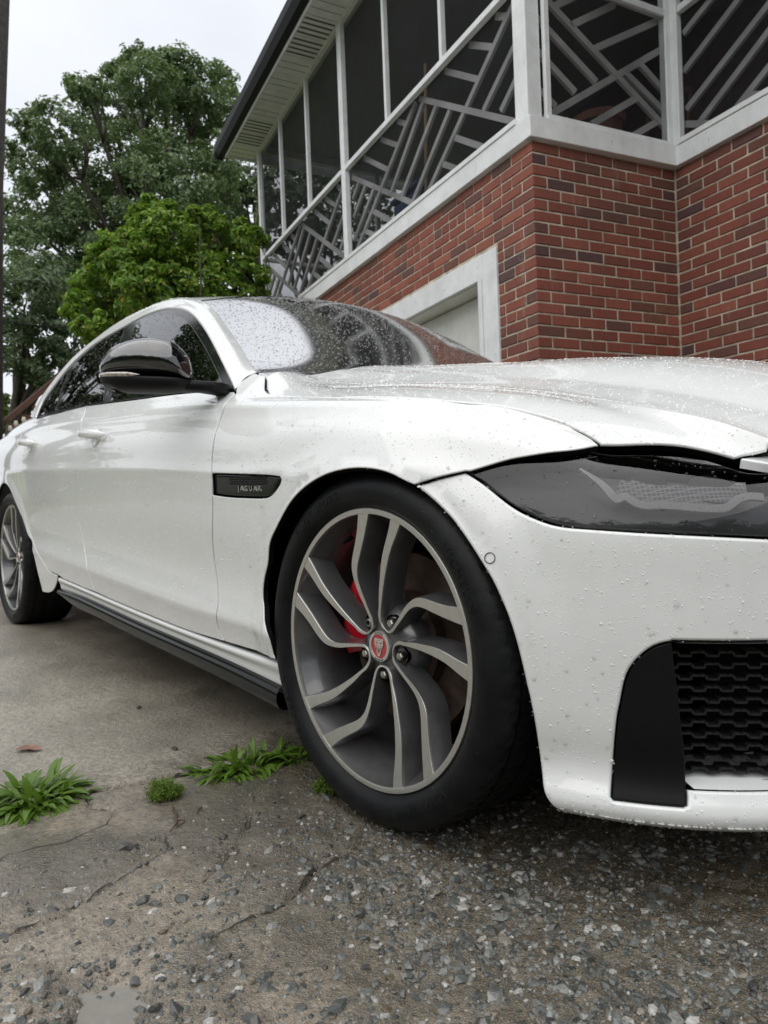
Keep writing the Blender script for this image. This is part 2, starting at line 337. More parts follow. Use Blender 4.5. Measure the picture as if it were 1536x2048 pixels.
MORT=simple('mortar',(.52,.455,.36),.9,var=.38,vscale=14,bump=.5,bscale=250)
CH=.0667; BL=.2032; MJ=.0115; BH=CH-MJ; PR=.006
_brick={}
def brick_mesh(l,d,h):
    k=(round(l,3),round(d,3))
    if k not in _brick:
        mb=MB(); mb.box((0,0,0),(l/2,d/2,h/2),bev=.0028); me=bpy.data.meshes.new('brick'); me.from_pydata([tuple(v) for v in mb.V],[],mb.F); me.materials.append(BR_O); bm=bmesh.new();bm.from_mesh(me);bmesh.ops.recalc_face_normals(bm,faces=bm.faces);bm.to_mesh(me);bm.free(); _brick[k]=me
    return _brick[k]
rb=random.Random(5); NBR=[0]
class Wall:
    """a face of brickwork: origin o, unit direction u along it, outward normal n (all in house axes)"""
    def __init__(s,name,o,u,n,length,z0,z1,boxes=None):
        s.o=np.array(o,float);s.u=np.array(u,float);s.n=np.array(n,float); s.far=MB(); s.name=name
        mb=MB()
        for (a0,a1,q0,q1) in (boxes or [(0,length,z0,z1)]):
            c=s.o+s.u*(a0+a1)/2-s.n*.06; mb.box((*(c[:2]),(q0+q1)/2),((a1-a0)/2,.06,(q1-q0)/2),(s.u,s.n,(0,0,1)))
        s.ob=mb.build(name,MORT,house)
    def brick(s,a,z,l,single,d=.05):
        c=s.o+s.u*a+s.n*(PR-d/2+rb.uniform(-.0015,.0015)); c=np.array([c[0],c[1],z+rb.uniform(-.001,.001)]); al=rb.uniform(-.004,.004)
        if single:
            o=bpy.data.objects.new('brick',brick_mesh(l,d,BH)); link(o,s.ob); o.location=c; o.rotation_euler=(0,al,math.atan2(s.u[1],s.u[0])); NBR[0]+=1
        else: s.far.box(c,(l/2,d/2,BH/2),(s.u,s.n,(0,0,1)),bev=.0025)
    def done(s):
        if s.far.F:
            o=s.far.build('distant_bricks',BR_S,s.ob); o['kind']='stuff'
def lay(w,a0,a1,z0,z1,test,holes=(),corner=True,headers=()):
    n0=int(math.floor(z0/CH)); n1=int(math.ceil(z1/CH))
    for k in range(n0,n1):
        z=(k+.5)*CH
        if z+BH/2>z1+.03 or z<z0: continue
        hd=k in headers; L=BL/2 if hd else BL
        a=(a0-.0045 if corner else a0+MJ/2); first=(.0975 if (k%2==0) else .1937) if corner else (BL/2-MJ if k%2==0 else BL-MJ)
        seq=[first]; 
        while a+sum(seq)+MJ*len(seq)<a1-.02: seq.append(L-MJ)
        for l in seq:
            b=min(a+l,a1-MJ/2); x0,x1=a,b; a=b+MJ
            if x1-x0<.02: continue
            cut=[(x0,x1)]
            for (h0,h1,hz0,hz1) in holes:
                if hz0<z<hz1:
                    new=[]
                    for p,q in cut:
                        if q<=h0 or p>=h1: new.append((p,q))
                        else:
                            if p<h0-.02: new.append((p,h0-.004))
                            if q>h1+.02: new.append((h1+.004,q))
                    cut=new
            for p,q in cut: w.brick((p+q)/2,z,q-p,test((p+q)/2,z))
DB=1.115; EBx,EBy=.040,.9992
ZB=-3.1
# side wall with the garage, u runs away from the street (local -x)
wa=Wall('side_wall',(0,0,0),(-1,0,0),(0,-1,0),5.15,ZB,0,[(0,5.15,-.495,0),(0,.40,ZB,-.495),(3.28,5.15,ZB,-.495)])
lay(wa,0,5.15,ZB,-.003,lambda a,z:(a<1.06 and z>-1.35) or (z>-.56 and a<2.0),holes=[(.36,3.3,ZB,-.492)],headers=(-3,-9,-15,-21))
wa.done()
wb=Wall('return_wall',(0,0,0),(EBx,EBy,0),(EBy,-EBx,0),DB,ZB,0)
lay(wb,0,DB,ZB,-.003,lambda a,z:z>-1.32,headers=()); wb.done()
wc=Wall('front_side_wall',(EBx*DB,EBy*DB,0),(1,0,0),(0,-1,0),4.2,ZB,0)
lay(wc,.012,4.2,ZB,-.003,lambda a,z:z>-1.32 and a<.92,corner=False); wc.done()
print('bricks',NBR[0])
# white ledge board round the porch floor
def bar(name,p0,p1,hw,hh,m,parent=house,up=(0,0,1),bev=.003):
    p0=np.array(p0,float);p1=np.array(p1,float);t=p1-p0;L=np.linalg.norm(t);t/=L;u=np.array(up,float);n=np.cross(u,t);n/=np.linalg.norm(n);u=np.cross(t,n)
    mb=MB(); mb.box((p0+p1)/2,(L/2,hw,hh),(t,n,u),bev=bev); return mb.build(name,m,parent)
bar('ledge_board',(-5.17,-.012,.062),(.035,-.012,.062),.030,.062,WHITE)
bar('ledge_board',(.012+EBx*0,-.040,.0622),(.012+EBx*DB+.02,EBy*DB+.0,.0622),.030,.0622,WHITE)
bar('ledge_board',(EBx*DB+.02,EBy*DB-.012,.062),(4.2,EBy*DB-.012,.062),.030,.0618,WHITE)
bar('ledge_trim',(-5.16,-.030,.142),(-.09,-.030,.142),.020,.017,WHITE)
bar('ledge_trim',(.018,.10,.142),(.018+EBx*DB,EBy*DB-.05,.142),.020,.017,WHITE)
bar('ledge_trim',(EBx*DB+.07,EBy*DB-.030,.142),(4.2,EBy*DB-.030,.142),.020,.017,WHITE)
# corner posts and uprights
TOP=2.27
def post(x,y,hx,hy,z0=.13,z1=TOP,m=WHITE,ang=0,name='porch_post'):
    mb=MB(); mb.box((x,y,(z0+z1)/2),(hx,hy,(z1-z0)/2),((math.cos(ang),math.sin(ang),0),(-math.sin(ang),math.cos(ang),0),(0,0,1)),bev=.004); return mb.build(name,m,house)
post(-.048,.030,.052,.052); post(-.098,-.004,.020,.016); post(.020,.112,.014,.020)
for s_ in (.92,1.76,3.50,4.32): post(-s_,.006,.017,.022,.99,TOP,name='screen_upright')
post(-2.59,.004,.020,.026,name='screen_upright'); post(-2.645,.006,.022,.022,name='screen_upright')
post(-5.12,.012,.030,.03); post(EBx*DB-.008,EBy*DB-.03,.028,.03,ang=0); post(EBx*DB+.045,EBy*DB+.004,.026,.026); post(1.3,EBy*DB,.03,.03)
# middle rails
for a,b in ((.12,2.57),(2.67,5.09)): bar('middle_rail',(-b,.004,.972),(-a,.004,.972),.022,.022,WHITE)
bar('middle_rail',(.028,.13,.985),(EBx*DB,EBy*DB-.06,.985),.022,.022,WHITE)
bar('middle_rail',(EBx*DB+.075,EBy*DB+.004,.985),(1.27,EBy*DB+.004,.985),.022,.022,WHITE)
# top plate
bar('top_plate',(-5.16,.02,TOP+.04),(.0,.02,TOP+.04),.04,.045,WHITE2); bar('top_plate',(.02,.06,TOP+.04),(.02+EBx*DB,EBy*DB,TOP+.04),.04,.0452,WHITE2); bar('top_plate',(EBx*DB+.1,EBy*DB+.02,TOP+.04),(4.2,EBy*DB+.02,TOP+.04),.04,.045,WHITE2)
# lattice bars, each its own piece
LB=[((1.33,.95),(.13,.17)),((.15,.95),(1.36,.16)),((.13,.715),(.535,.455)),((.13,.505),(.345,.355)),((.13,.30),(.19,.255)),((1.28,.90),(1.85,.445)),((1.10,.785),(1.68,.345)),((.93,.665),(1.50,.245)),
    ((.66,.955),(.40,.785)),((.97,.955),(.57,.675)),((.36,.955),(.26,.89)),((.87,.44),(.46,.165)),((1.04,.335),(.78,.165)),((1.21,.235),(1.09,.165)),
    ((2.58,.90),(1.38,.165)),((1.40,.955),(2.58,.19)),((1.98,.955),(1.70,.775)),((2.32,.955),(1.88,.66)),((1.68,.955),(1.55,.87)),((2.18,.44),(1.76,.165)),((2.35,.33),(2.05,.165)),((2.50,.235),(2.38,.165)),((2.30,.72),(2.58,.535)),((2.42,.80),(2.58,.70)),((2.14,.625),(2.58,.33))]
def lattice(bars,f,up):
    for k,(a,b) in enumerate(bars):
        p=f(*a);q=f(*b); dd=.0012*((k*7)%5); n=np.array(up); p=np.array(p)+n*dd;q=np.array(q)+n*dd
        bar('lattice_bar',p,q,.020,.011,LATT,up=up,bev=0)
lattice(LB,lambda s,h:(-s,.055,h),(0,1,0)); lattice([((a[0]+2.55,a[1]),(b[0]+2.55,b[1])) for a,b in LB],lambda s,h:(-s,.055,h),(0,1,0))
PB=[((.10,.93),(1.09,.30)),((.10,.155),(1.09,.80)),((.10,.765),(.54,.475)),((.10,.56),(.37,.375)),((.10,.335),(.22,.26)),((.35,.77),(.70,.985)),((.515,.665),(1.08,.985)),((.22,.85),(.40,.965)),((.49,.205),(.87,.445)),((.79,.175),(1.05,.335)),((.90,.66),(1.09,.535)),((.78,.58),(1.09,.40))]
lattice(PB,lambda s,h:(EBx*s-.045,EBy*s,h),(-.999,.04,0))
PA=[((.07,.85),(.35,.965)),((.06,.615),(.75,.96)),((.07,.37),(.95,.83)),((.16,.235),(1.1,.79)),((.36,.165),(1.2,.65)),((.62,.165),(1.2,.47)),((.05,.285),(.30,.165)),((.50,.235),(.63,.165)),((.9,.40),(1.2,.22)),((.75,.95),(1.2,.70))]
lattice(PA,lambda s,h:(EBx*DB+s,EBy*DB+.05,h),(0,1,0))
# insect screens
def screen_mat():
    t=NT('insect_screen'); t.n.remove(t.p); tr=t.n.new('ShaderNodeBsdfTransparent'); df=t.n.new('ShaderNodeBsdfDiffuse'); df.inputs[0].default_value=(.034,.035,.039,1); mx=t.n.new('ShaderNodeMixShader')
    tr.inputs[0].default_value=(1,1,1,1); f=t.noise(3,4); r=t.ramp(f,[(.3,.34),(.7,.52)]); t.l.new(r,mx.inputs[0]); t.l.new(tr.outputs[0],mx.inputs[1]); t.l.new(df.outputs[0],mx.inputs[2]); t.l.new(mx.outputs[0],t.o.inputs[0]); return t.m
SCR=screen_mat()
def sheet(name,pts,m,n=10,sag=.0):
    a,b,c,d=[np.array(p,float) for p in pts]; V=[];F=[]
    nr=np.cross(b-a,d-a); nr/=np.linalg.norm(nr)
    for i in range(n+1):
        for j in range(n+1):
            u,v=i/n,j/n; p=(a*(1-u)+b*u)*(1-v)+(d*(1-u)+c*u)*v; V.append(p+nr*sag*math.sin(math.pi*u)*math.sin(math.pi*v)*math.sin(5*u+3*v))
    for i in range(n):
        for j in range(n): F.append((i*(n+1)+j,(i+1)*(n+1)+j,(i+1)*(n+1)+j+1,i*(n+1)+j+1))
    return mesh_ob(name,V,F,m,house)
ed=[.13,.905,1.745,2.575]; ed2=[2.665,3.485,4.305,5.09]
for E in (ed,ed2):
    for a,b in zip(E[:-1],E[1:]): sheet('insect_screen',[(-b,.022,.99),(-a,.022,.99),(-a,.022,TOP),(-b,.022,TOP)],SCR,10,.02)
    sheet('insect_screen',[(-E[-1],.022,.155),(-E[0],.022,.155),(-E[0],.022,.955),(-E[-1],.022,.955)],SCR,10,.006)
for z0,z1 in ((.155,.965),(1.0,TOP)):
    sheet('insect_screen',[(.010,.13,z0),(.008+EBx*DB,EBy*DB-.05,z0),(.008+EBx*DB,EBy*DB-.05,z1),(.010,.13,z1)],SCR,8,.004)
    sheet('insect_screen',[(EBx*DB+.07,EBy*DB+.02,z0),(4.2,EBy*DB+.02,z0),(4.2,EBy*DB+.02,z1),(EBx*DB+.07,EBy*DB+.02,z1)],SCR,8,.004)
sheet('insect_screen',[(-5.12,.05,.155),(-5.12,3.1,.155),(-5.12,3.1,TOP),(-5.12,.05,TOP)],SCR,6,.01)
bar('top_plate',(-5.12,.06,TOP+.05),(-5.12,3.2,TOP+.05),.03,.05,WHITE2); bar('middle_rail',(-5.12,.05,.972),(-5.12,3.1,.972),.02,.02,WHITE)
post(-5.12,1.6,.03,.03)
# porch floor, ceiling, inner house wall
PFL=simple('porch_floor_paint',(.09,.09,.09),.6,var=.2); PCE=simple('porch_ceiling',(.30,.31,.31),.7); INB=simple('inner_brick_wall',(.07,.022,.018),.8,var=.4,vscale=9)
mb=MB(); mb.box((-2.56,1.63,.06),(2.55,1.57,.055)); mb.box((2.1,2.19,.059),(2.09,1.0,.055)); mb.build('porch_floor',PFL,house)
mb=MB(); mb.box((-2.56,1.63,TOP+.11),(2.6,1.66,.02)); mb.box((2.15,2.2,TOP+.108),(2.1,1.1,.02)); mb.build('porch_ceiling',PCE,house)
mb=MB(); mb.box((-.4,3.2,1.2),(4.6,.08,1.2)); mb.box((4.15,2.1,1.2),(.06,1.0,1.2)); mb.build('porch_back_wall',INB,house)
SLOT=simple('soffit_slot',(.10,.105,.10),.8)
# eave: soffit planks, fascia, gutter, roof
for k in range(19):
    x=-5.36+k*.305
    if x>.3: break
    mb=MB(); vented=k in (1,2,7,8,13,14)
    mb.box((x+.1515,-.155,TOP+.030),(.1485,.165,.004),bev=.002)
    if vented:
        for q in range(4): mb.box((x+.05+q*.068,-.155,TOP+.0255),(.012,.155,.0012),m=1)
    else:
        for q in range(2): mb.box((x+.10+q*.10,-.155,TOP+.0255),(.0025,.16,.0012),m=1)
    mb.build('soffit_plank',[WHITE2,SLOT],house)
bar('fascia_board',(-5.42,-.325,TOP+.06),(.5,-.325,TOP+.06),.008,.045,WHITE2)
GUT=simple('dark_gutter',(.016,.016,.018),.55,spec=.25)
def gutter():
    prof=[(-.335,.02),(-.40,.03),(-.432,.10),(-.438,.175),(-.425,.178),(-.42,.11),(-.39,.045),(-.345,.04),(-.345,.17),(-.333,.17)]
    V=[];F=[];xs_=(-5.55,.5)
    for x in xs_: V+=[(x,y,TOP+.03+z) for y,z in prof]
    n=len(prof)
    for i in range(n): F.append((i,(i+1)%n,n+(i+1)%n,n+i))
    F+=[tuple(range(n)),tuple(range(n,2*n))]
    mb=MB(); mb.add(V,F); mb.box((-5.545,-.385,TOP+.12),(.004,.05,.085)); mb.build('gutter',GUT,house)
gutter()
bar('rake_board',(-5.40,-.33,TOP+.075),(-5.40,3.6,TOP+.075),.02,.06,WHITE2)
ROOF=simple('roof_shingle',(.05,.048,.047),.85,var=.3,vscale=20,bump=.6,bscale=40)
mb=MB(); V=[(-5.5,-.36,TOP+.20),(4.6,-.36,TOP+.20),(4.6,3.7,TOP+1.9),(-5.5,3.7,TOP+1.9)]; V+= [(x,y,z-.05) for x,y,z in V]; mb.add(V,[(0,1,2,3),(4,7,6,5),(0,4,5,1),(1,5,6,2),(2,6,7,3),(3,7,4,0)]); mb.build('roof',ROOF,house)
# garage opening: trim, reveal, sectional door
bar('garage_jamb',(-.437,-.006,-.494),(-.437,-.006,ZB),.079,.014,WHITE,up=(0,1,0))
bar('garage_jamb',(-3.24,-.006,-.494),(-3.24,-.006,ZB),.079,.014,WHITE,up=(0,1,0))
bar('garage_lintel',(-3.161,-.0075,-.572),(-.516,-.0075,-.572),.014,.080,WHITE)
bar('door_stop',(-.545,-.010,-.600),(-.545,-.010,-1.9),.022,.012,WHITE2,up=(0,1,0))
mb=MB(); mb.box((-1.84,.10,-.655),(1.33,.09,.005)); mb.box((-.515,.10,-1.75),(.004,.09,1.1)); mb.build('garage_reveal',GDOOR,house)
for k in range(5):
    mb=MB(); z=-.93-k*.535; mb.box((-1.84,.17,z),(1.32,.02,.262),bev=.006)
    for q in range(4): mb.box((-1.84-.99+q*.66,.149,z),(.27,.004,.17),bev=.003)
    mb.build('door_section',GDOOR,house)
mb=MB(); 
for (a,b,c_) in ((-.66,-.83,.004),(-.70,-.80,.003),(-.655,-.92,.003),(-.69,-.93,.0025)): mb.box((a,.1478,b),(c_,.0012,.03))
mb.box((-.675,.1478,-.86),(.02,.0012,.003)); mb.build('door_scuff',simple('scuff_mark',(.10,.095,.08),.8),house)
# splash mark on the front wall
mb=MB(); mb.box((.72,EBy*DB-.0085,-1.26),(.008,.0012,.035)); mb.box((.725,EBy*DB-.0085,-1.20),(.003,.0012,.03)); mb.build('paint_splash',simple('bird_lime',(.55,.54,.56),.8),house)
# ---- things kept on the porch (own top-level objects)
def porch_thing(name,label,cat,loc,parts,group=None):
    e=empty(name,label=label,cat=cat,group=group); e.matrix_world=HM@Matrix.Translation(loc)
    for pn,V,F,m in parts: mesh_ob(pn,V,F,m,e,auto=40)
    return e
def zl(prof,n=28): V,F=lathe(prof,n); return [(x,-z,y) for x,y,z in V],F
TERRA=simple('terracotta',(.22,.09,.05),.8,var=.2); BLUE=simple('blue_plastic',(.035,.075,.16),.45); STRAW=simple('pale_basket',(.20,.18,.15),.8,var=.3); WOODB=simple('chair_wood',(.14,.06,.03),.5,var=.2); MOSS=simple('dark_leaf',(.03,.05,.015),.8)
pot=zl([(.001,0),(.12,0),(.155,.22),(.175,.22),(.178,.27),(.16,.27),(.15,.25),(.001,.24)])
porch_thing('flower_pot','empty terracotta flower pot behind the lattice next to the inside corner','pot',(-.24,.75,.115),[('pot_body',*pot,TERRA)])
porch_thing('flower_pot','dark glazed flower pot behind the corner lattice panel','pot',(-.40,.40,.115),[('pot_body',*pot,simple('dark_glaze',(.09,.08,.07),.4))])
porch_thing('basket','large pale woven basket behind the rightmost lattice panel','basket',(.62,1.75,.115),[('basket_body',*zl([(.001,0),(.17,0),(.24,.25),(.22,.42),(.14,.52),(.001,.54)]),STRAW)])
bb=MB(); bb.box((0,0,.22),(.22,.16,.22),bev=.03); bl=MB(); bl.box((0,0,.46),(.24,.18,.02),bev=.01)
porch_thing('storage_bin','blue plastic storage bin behind the side lattice','storage bin',(-2.05,.45,.115),[('bin_body',bb.V,bb.F,BLUE),('bin_lid',bl.V,bl.F,BLUE)])
st=MB(); st.tube([(0,0,0),(.05,.02,1.35)],.014,8); sh=MB(); sh.box((0,0,.05),(.14,.03,.06),bev=.01)
porch_thing('broom','broom with pale wooden handle leaning inside the porch screen','broom',(-1.72,.30,.115),[('broom_handle',st.V,st.F,simple('pale_wood',(.36,.26,.13),.6)),('broom_head',sh.V,sh.F,STRAW)])
ch=MB(); 
for sx in(-.22,.22):
    ch.tube([(sx,-.2,0),(sx,-.2,.44)],.018,8); ch.tube([(sx,.2,0),(sx,.22,.6),(sx,.30,1.05)],.018,8)
ch.tube([(-.22,.30,1.05),(0,.30,1.14),(.22,.30,1.05)],.02,8); ch.tube([(-.22,.26,.75),(.22,.26,.75)],.014,8)
cs=MB(); cs.box((0,0,.45),(.24,.24,.025),bev=.01)
porch_thing('chair','wooden chair standing on the porch behind the corner lattice','chair',(-.9,1.9,.115),[('chair_frame',ch.V,ch.F,WOODB),('seat',cs.V,cs.F,WOODB)])
# ============================================================ TREES AND BACKGROUND
LOB={"BIG":[[-19.16,6.36,12.53,0.94],[-19.92,6.46,13.55,0.47],[-19.9,8.33,13.3,1.08],[-20.25,9.27,13.05,0.82],[-21.63,8.07,12.84,1.38],[-22.99,6.59,13.35,1.01],[-23.95,6.03,14.4,0.46],[-20.25,4.3,10.92,0.86],[-21.16,3.75,11.4,0.54],[-21.85,4.01,10.52,0.87],[-21.89,6.39,11.18,1.47],[-23.05,5.18,10.17,1.41],[-24.1,4.07,9.6,0.88],[-18.96,6.86,9.67,1.45],[-19.07,8.36,10.54,1.12],[-21.02,5.57,8.55,1.46],[-22.14,4.35,7.87,1.34],[-21.83,7.6,8.89,1.38],[-21.75,9.55,9.95,1.09],[-24.5,3.96,8.09,0.77],[-20.06,4.96,12.23,0.51],[-19.75,7.79,13.73,0.64],[-20.63,7.61,14.31,0.46],[-21.82,6.61,14.04,0.6],[-21.14,9.94,14.56,0.54],[-23.15,7.23,8.0,1.07]],"LOW":[[-15.86,2.26,4.97,0.82],[-16.23,2.96,4.48,0.79],[-16.61,3.59,5.34,0.62],[-17.41,2.64,4.01,0.73],[-17.64,3.85,3.92,0.58],[-18.55,2.47,4.85,0.6],[-18.81,3.64,6.35,0.82],[-16.02,2.72,3.52,0.47],[-16.26,3.81,4.59,0.5]],"RIGHT":[[-21.55,10.65,11.96,0.81],[-21.61,11.37,11.46,0.68],[-22.55,10.49,12.45,0.49],[-22.45,11.51,10.77,0.78],[-23.32,10.74,11.23,0.7],[-23.5,11.27,11.97,0.6],[-23.46,12.16,13.89,0.53]],"BUSH":[[-5.51,1.04,3.08,0.31],[-5.7,0.97,3.31,0.2],[-5.95,0.74,2.95,0.28],[-5.77,1.56,3.24,0.29],[-5.77,1.89,3.12,0.27],[-5.82,2.12,3.39,0.2],[-6.57,0.79,2.79,0.31],[-5.64,0.93,2.65,0.4],[-5.6,1.4,2.74,0.42],[-5.53,1.87,2.8,0.28],[-6.27,0.49,2.52,0.18],[-6.29,0.92,2.46,0.32],[-6.24,1.44,2.52,0.39],[-5.28,1.53,2.4,0.28],[-5.88,0.48,2.23,0.2],[-5.58,1.6,3.37,0.14],[-6.03,0.95,3.26,0.18]],"SMALL":[[-19.7,2.48,3.04,0.41],[-19.92,2.75,2.68,0.37],[-20.27,2.34,2.76,0.42],[-20.4,3.04,2.94,0.2]]}
LOB['BUSH']+=[[-5.7,0.98,3.5,0.069],[-6.23,1.26,3.66,0.092],[-5.91,1.26,3.57,0.084],[-5.54,1.36,3.41,0.081],[-6.01,1.75,3.68,0.077],[-6.04,0.95,3.39,0.077],[-5.42,1.6,3.31,0.066],[-5.86,2.05,3.57,0.071],[-6.07,0.86,3.26,0.077],[-5.26,1.89,3.26,0.066],[-6.41,0.8,3.16,0.079],[-6.17,0.55,2.78,0.076],[-5.93,0.33,2.54,0.062],[-6.52,0.42,2.52,0.067],[-5.86,1.38,3.45,0.09]]
def leaf_mat(name,stops,trans=.35,rough=.45):
    t=NT(name); g=t.n.new('ShaderNodeNewGeometry'); c=t.ramp(g.outputs['Random Per Island'],stops); t.set('Base Color',c).set('Roughness',rough).set('Specular IOR Level',.45)
    tl=t.n.new('ShaderNodeBsdfTranslucent'); t.l.new(t.mix(.5,c,(.16,.26,.03)),tl.inputs[0]); mx=t.n.new('ShaderNodeMixShader'); mx.inputs[0].default_value=trans
    t.l.new(t.p.outputs[0],mx.inputs[1]); t.l.new(tl.outputs[0],mx.inputs[2]); t.l.new(mx.outputs[0],t.o.inputs[0]); return t.m
LEAF_OAK=leaf_mat('oak_leaf',[(0.,(0.076,0.113,0.058)),(.35,(0.116,0.173,0.081)),(.7,(0.169,0.236,0.114)),(1.,(0.245,0.309,0.159))],.35)
LEAF_DARK=leaf_mat('dark_leaf_tree',[(0.,(0.060,0.092,0.057)),(.5,(0.101,0.143,0.081)),(1.,(0.166,0.205,0.117))],.32)
LEAF_BUSH=leaf_mat('bright_shrub_leaf',[(0.,(0.075,0.158,0.022)),(.4,(0.143,0.276,0.031)),(.75,(0.239,0.404,0.046)),(.93,(0.374,0.508,0.070)),(1.,(0.359,0.269,0.088))],.45,.28)
LEAF_PALE=leaf_mat('pale_tree_leaf',[(0.,(.06,.10,.03)),(1.,(.15,.20,.06))],.4)
BARK=simple('bark',(.055,.045,.036),.9,var=.4,vscale=12,bump=.8,bscale=18)
def leaves(P,Nrm,size,rng,asp=.55,fold=.25):
    """one folded leaf (4 triangles) at each point"""
    n=len(P); a=rng.normal(size=(n,3)); t=np.cross(Nrm,a); t/=np.linalg.norm(t,axis=1)[:,None]; b=np.cross(Nrm,t); s=size*rng.uniform(.65,1.3,n)[:,None]
    c=P; l=t*s; w=b*s*asp; up=Nrm*s*fold
    V=np.stack([c-l,c+w*.9-l*.1+up,c+l,c-w*.9-l*.1+up],1).reshape(-1,3); k=(np.arange(n)*4)[:,None]
    F=np.concatenate([k+[0,1,2],k+[0,2,3]],0); return V,F
def crown_pts(lobes,per,rng,clump=14,shell=.55,csz=.34):
    P=[];Nm=[]
    for x,y,z,r in lobes:
        m=max(5,int(clump*(r**.5+.4))); d=rng.normal(size=(m,3)); d/=np.linalg.norm(d,axis=1)[:,None]; rad=r*(shell+(1-shell)*rng.random(m)**.6); cc=np.array([x,y,z])+d*rad[:,None]*[1,1,.88]
        k=int(per*r*r/m)+4
        for q,dd in zip(cc,d):
            cs=r*csz*rng.uniform(.6,1.25); pp=rng.normal(size=(k,3)); pp/=np.linalg.norm(pp,axis=1)[:,None]; pp*= (rng.random(k)**.45)[:,None]*cs*[1,1,.62]; P.append(q+pp); nn=pp/cs*.7+dd*.5+[0,0,.55]+rng.normal(size=(k,3))*.45; Nm.append(nn/np.linalg.norm(nn,axis=1)[:,None])
    return np.concatenate(P),np.concatenate(Nm)
def tree(name,label,lobes,base,leafm,lsz,per,seed,group=None,trunk_r=.35,clump=14,shell=.5,stems=1,asp=.55,csz=.34):
    rng=np.random.default_rng(seed); L=np.array(lobes); e=empty(name,base,label,'tree' if 'shrub' not in name else 'shrub',group); base=np.array(base,float)
    P,Nm=crown_pts(lobes,per,rng,clump,shell,csz); V,F=leaves(P-base,Nm,lsz,rng,asp); tri_obj('crown',V,F,leafm,parent=e)
    mb=MB(); cen=L[:,:3].mean(0)-base; top=L[:,2].max()-base[2]
    hub=[]
    for s in range(stems):
        off=rng.normal(size=3)*[.25,.25,0]*(stems>1); tgt=np.array([cen[0],cen[1],0])*.6+off*3; h1=top*(.30 if stems==1 else .18)
        pts=[off*.6+[0,0,-.4],off+[0,0,h1*.5],off+tgt*.15+[0,0,h1],off+tgt*.5+[0,0,top*.55],tgt+[0,0,top*.85]]; rr=[trunk_r*1.25,trunk_r,trunk_r*.85,trunk_r*.5,trunk_r*.12]; mb.tube(pts,rr,9); hub.append((np.array(pts),rr))
    tb=mb.build('trunk',BARK,e,smooth=True)
    mb=MB()
    for i,(x,y,z,r) in enumerate(lobes):
        pts,rr=hub[i%len(hub)]; q=np.array([x,y,z])-base; f=np.clip((q[2]*.55)/max(.1,pts[-1][2]),.22,.85); zz=f*pts[-1][2]; s0=np.array([np.interp(zz,pts[:,2],pts[:,k]) for k in range(3)]); r0=np.interp(zz,pts[:,2],rr)
        m1=s0*.55+q*.45+rng.normal(size=3)*r*.22+[0,0,.1*r]; mb.tube([s0,m1,q*.9+s0*.1+rng.normal(size=3)*r*.1,q],[r0*.48,r0*.30,r0*.14,r0*.06],7)
        for k in range(3):
            d=rng.normal(size=3); d/=np.linalg.norm(d); mb.tube([m1*.4+q*.6,q*.7+m1*.3+d*r*.4,q+d*r*.85],[r0*.22,r0*.13,r0*.04],5)
    mb.build('limbs',BARK,e,smooth=True); return e
big=tree('oak_tree','tallest dark green tree, rising behind the bright shrub and the car roof',LOB['BIG'],(-20.6,7.6,0),LEAF_OAK,.076,2300,21,trunk_r=.42,clump=34)
low=tree('shade_tree','dark dense tree at the left edge behind the car tail',LOB['LOW'],(-17.9,2.2,0),LEAF_DARK,.072,2300,22,trunk_r=.25,clump=30)
tree('shade_tree','dark tree mostly hidden behind the end of the screened porch',LOB['RIGHT'],(-22.0,12.2,0),LEAF_DARK,.10,1100,23,trunk_r=.3,clump=26)
tree('flowering_shrub','bright yellow-green leafy shrub between the car roof and the porch end',LOB['BUSH'],(-6.1,1.45,0),LEAF_BUSH,.034,24000,24,trunk_r=.022,clump=60,stems=6,asp=.5,csz=.30)
tree('pale_tree','small pale green tree far off at the left edge beside the brown shed',LOB['SMALL'],(-20.2,2.3,0),LEAF_PALE,.16,400,25,trunk_r=.12,clump=14)
tree('shade_tree','dark leafy tree seen through the porch screens at the far porch end',[(-10.17, 5.17, 6.15, 0.52), (-10.08, 5.81, 5.82, 0.54), (-10.39, 5.82, 6.76, 0.55), (-10.24, 6.51, 6.32, 0.56), (-11.07, 5.75, 5.73, 0.57), (-10.86, 6.56, 5.64, 0.53), (-10.75, 7.16, 7.35, 0.54), (-9.49, 6.4, 5.41, 0.44), (-9.51, 6.8, 6.15, 0.45), (-10.7, 5.58, 7.19, 0.45), (-10.5, 6.37, 7.53, 0.46)],(-10.08,5.81,0),LEAF_DARK,.085,1300,27,trunk_r=.2,clump=26)
# trees across the drive, seen mirrored in the side windows
for i,(loc,sc,rz,lab) in enumerate((((-13.4,-3.4,0),.66,2.2,'leafy tree across the drive, mirrored in the front side window'),((-14.6,-2.4,0),1.15,.7,'leafy tree further back, mirrored in the rear side window'))):
    src=big if i==0 else low
    e=src.copy(); COL.objects.link(e); e.location=loc; e.scale=(sc,)*3; e.rotation_euler=(0,0,rz); e['label']=lab
    for ch_ in src.children:
        c_=ch_.copy(); COL.objects.link(c_); c_.parent=e
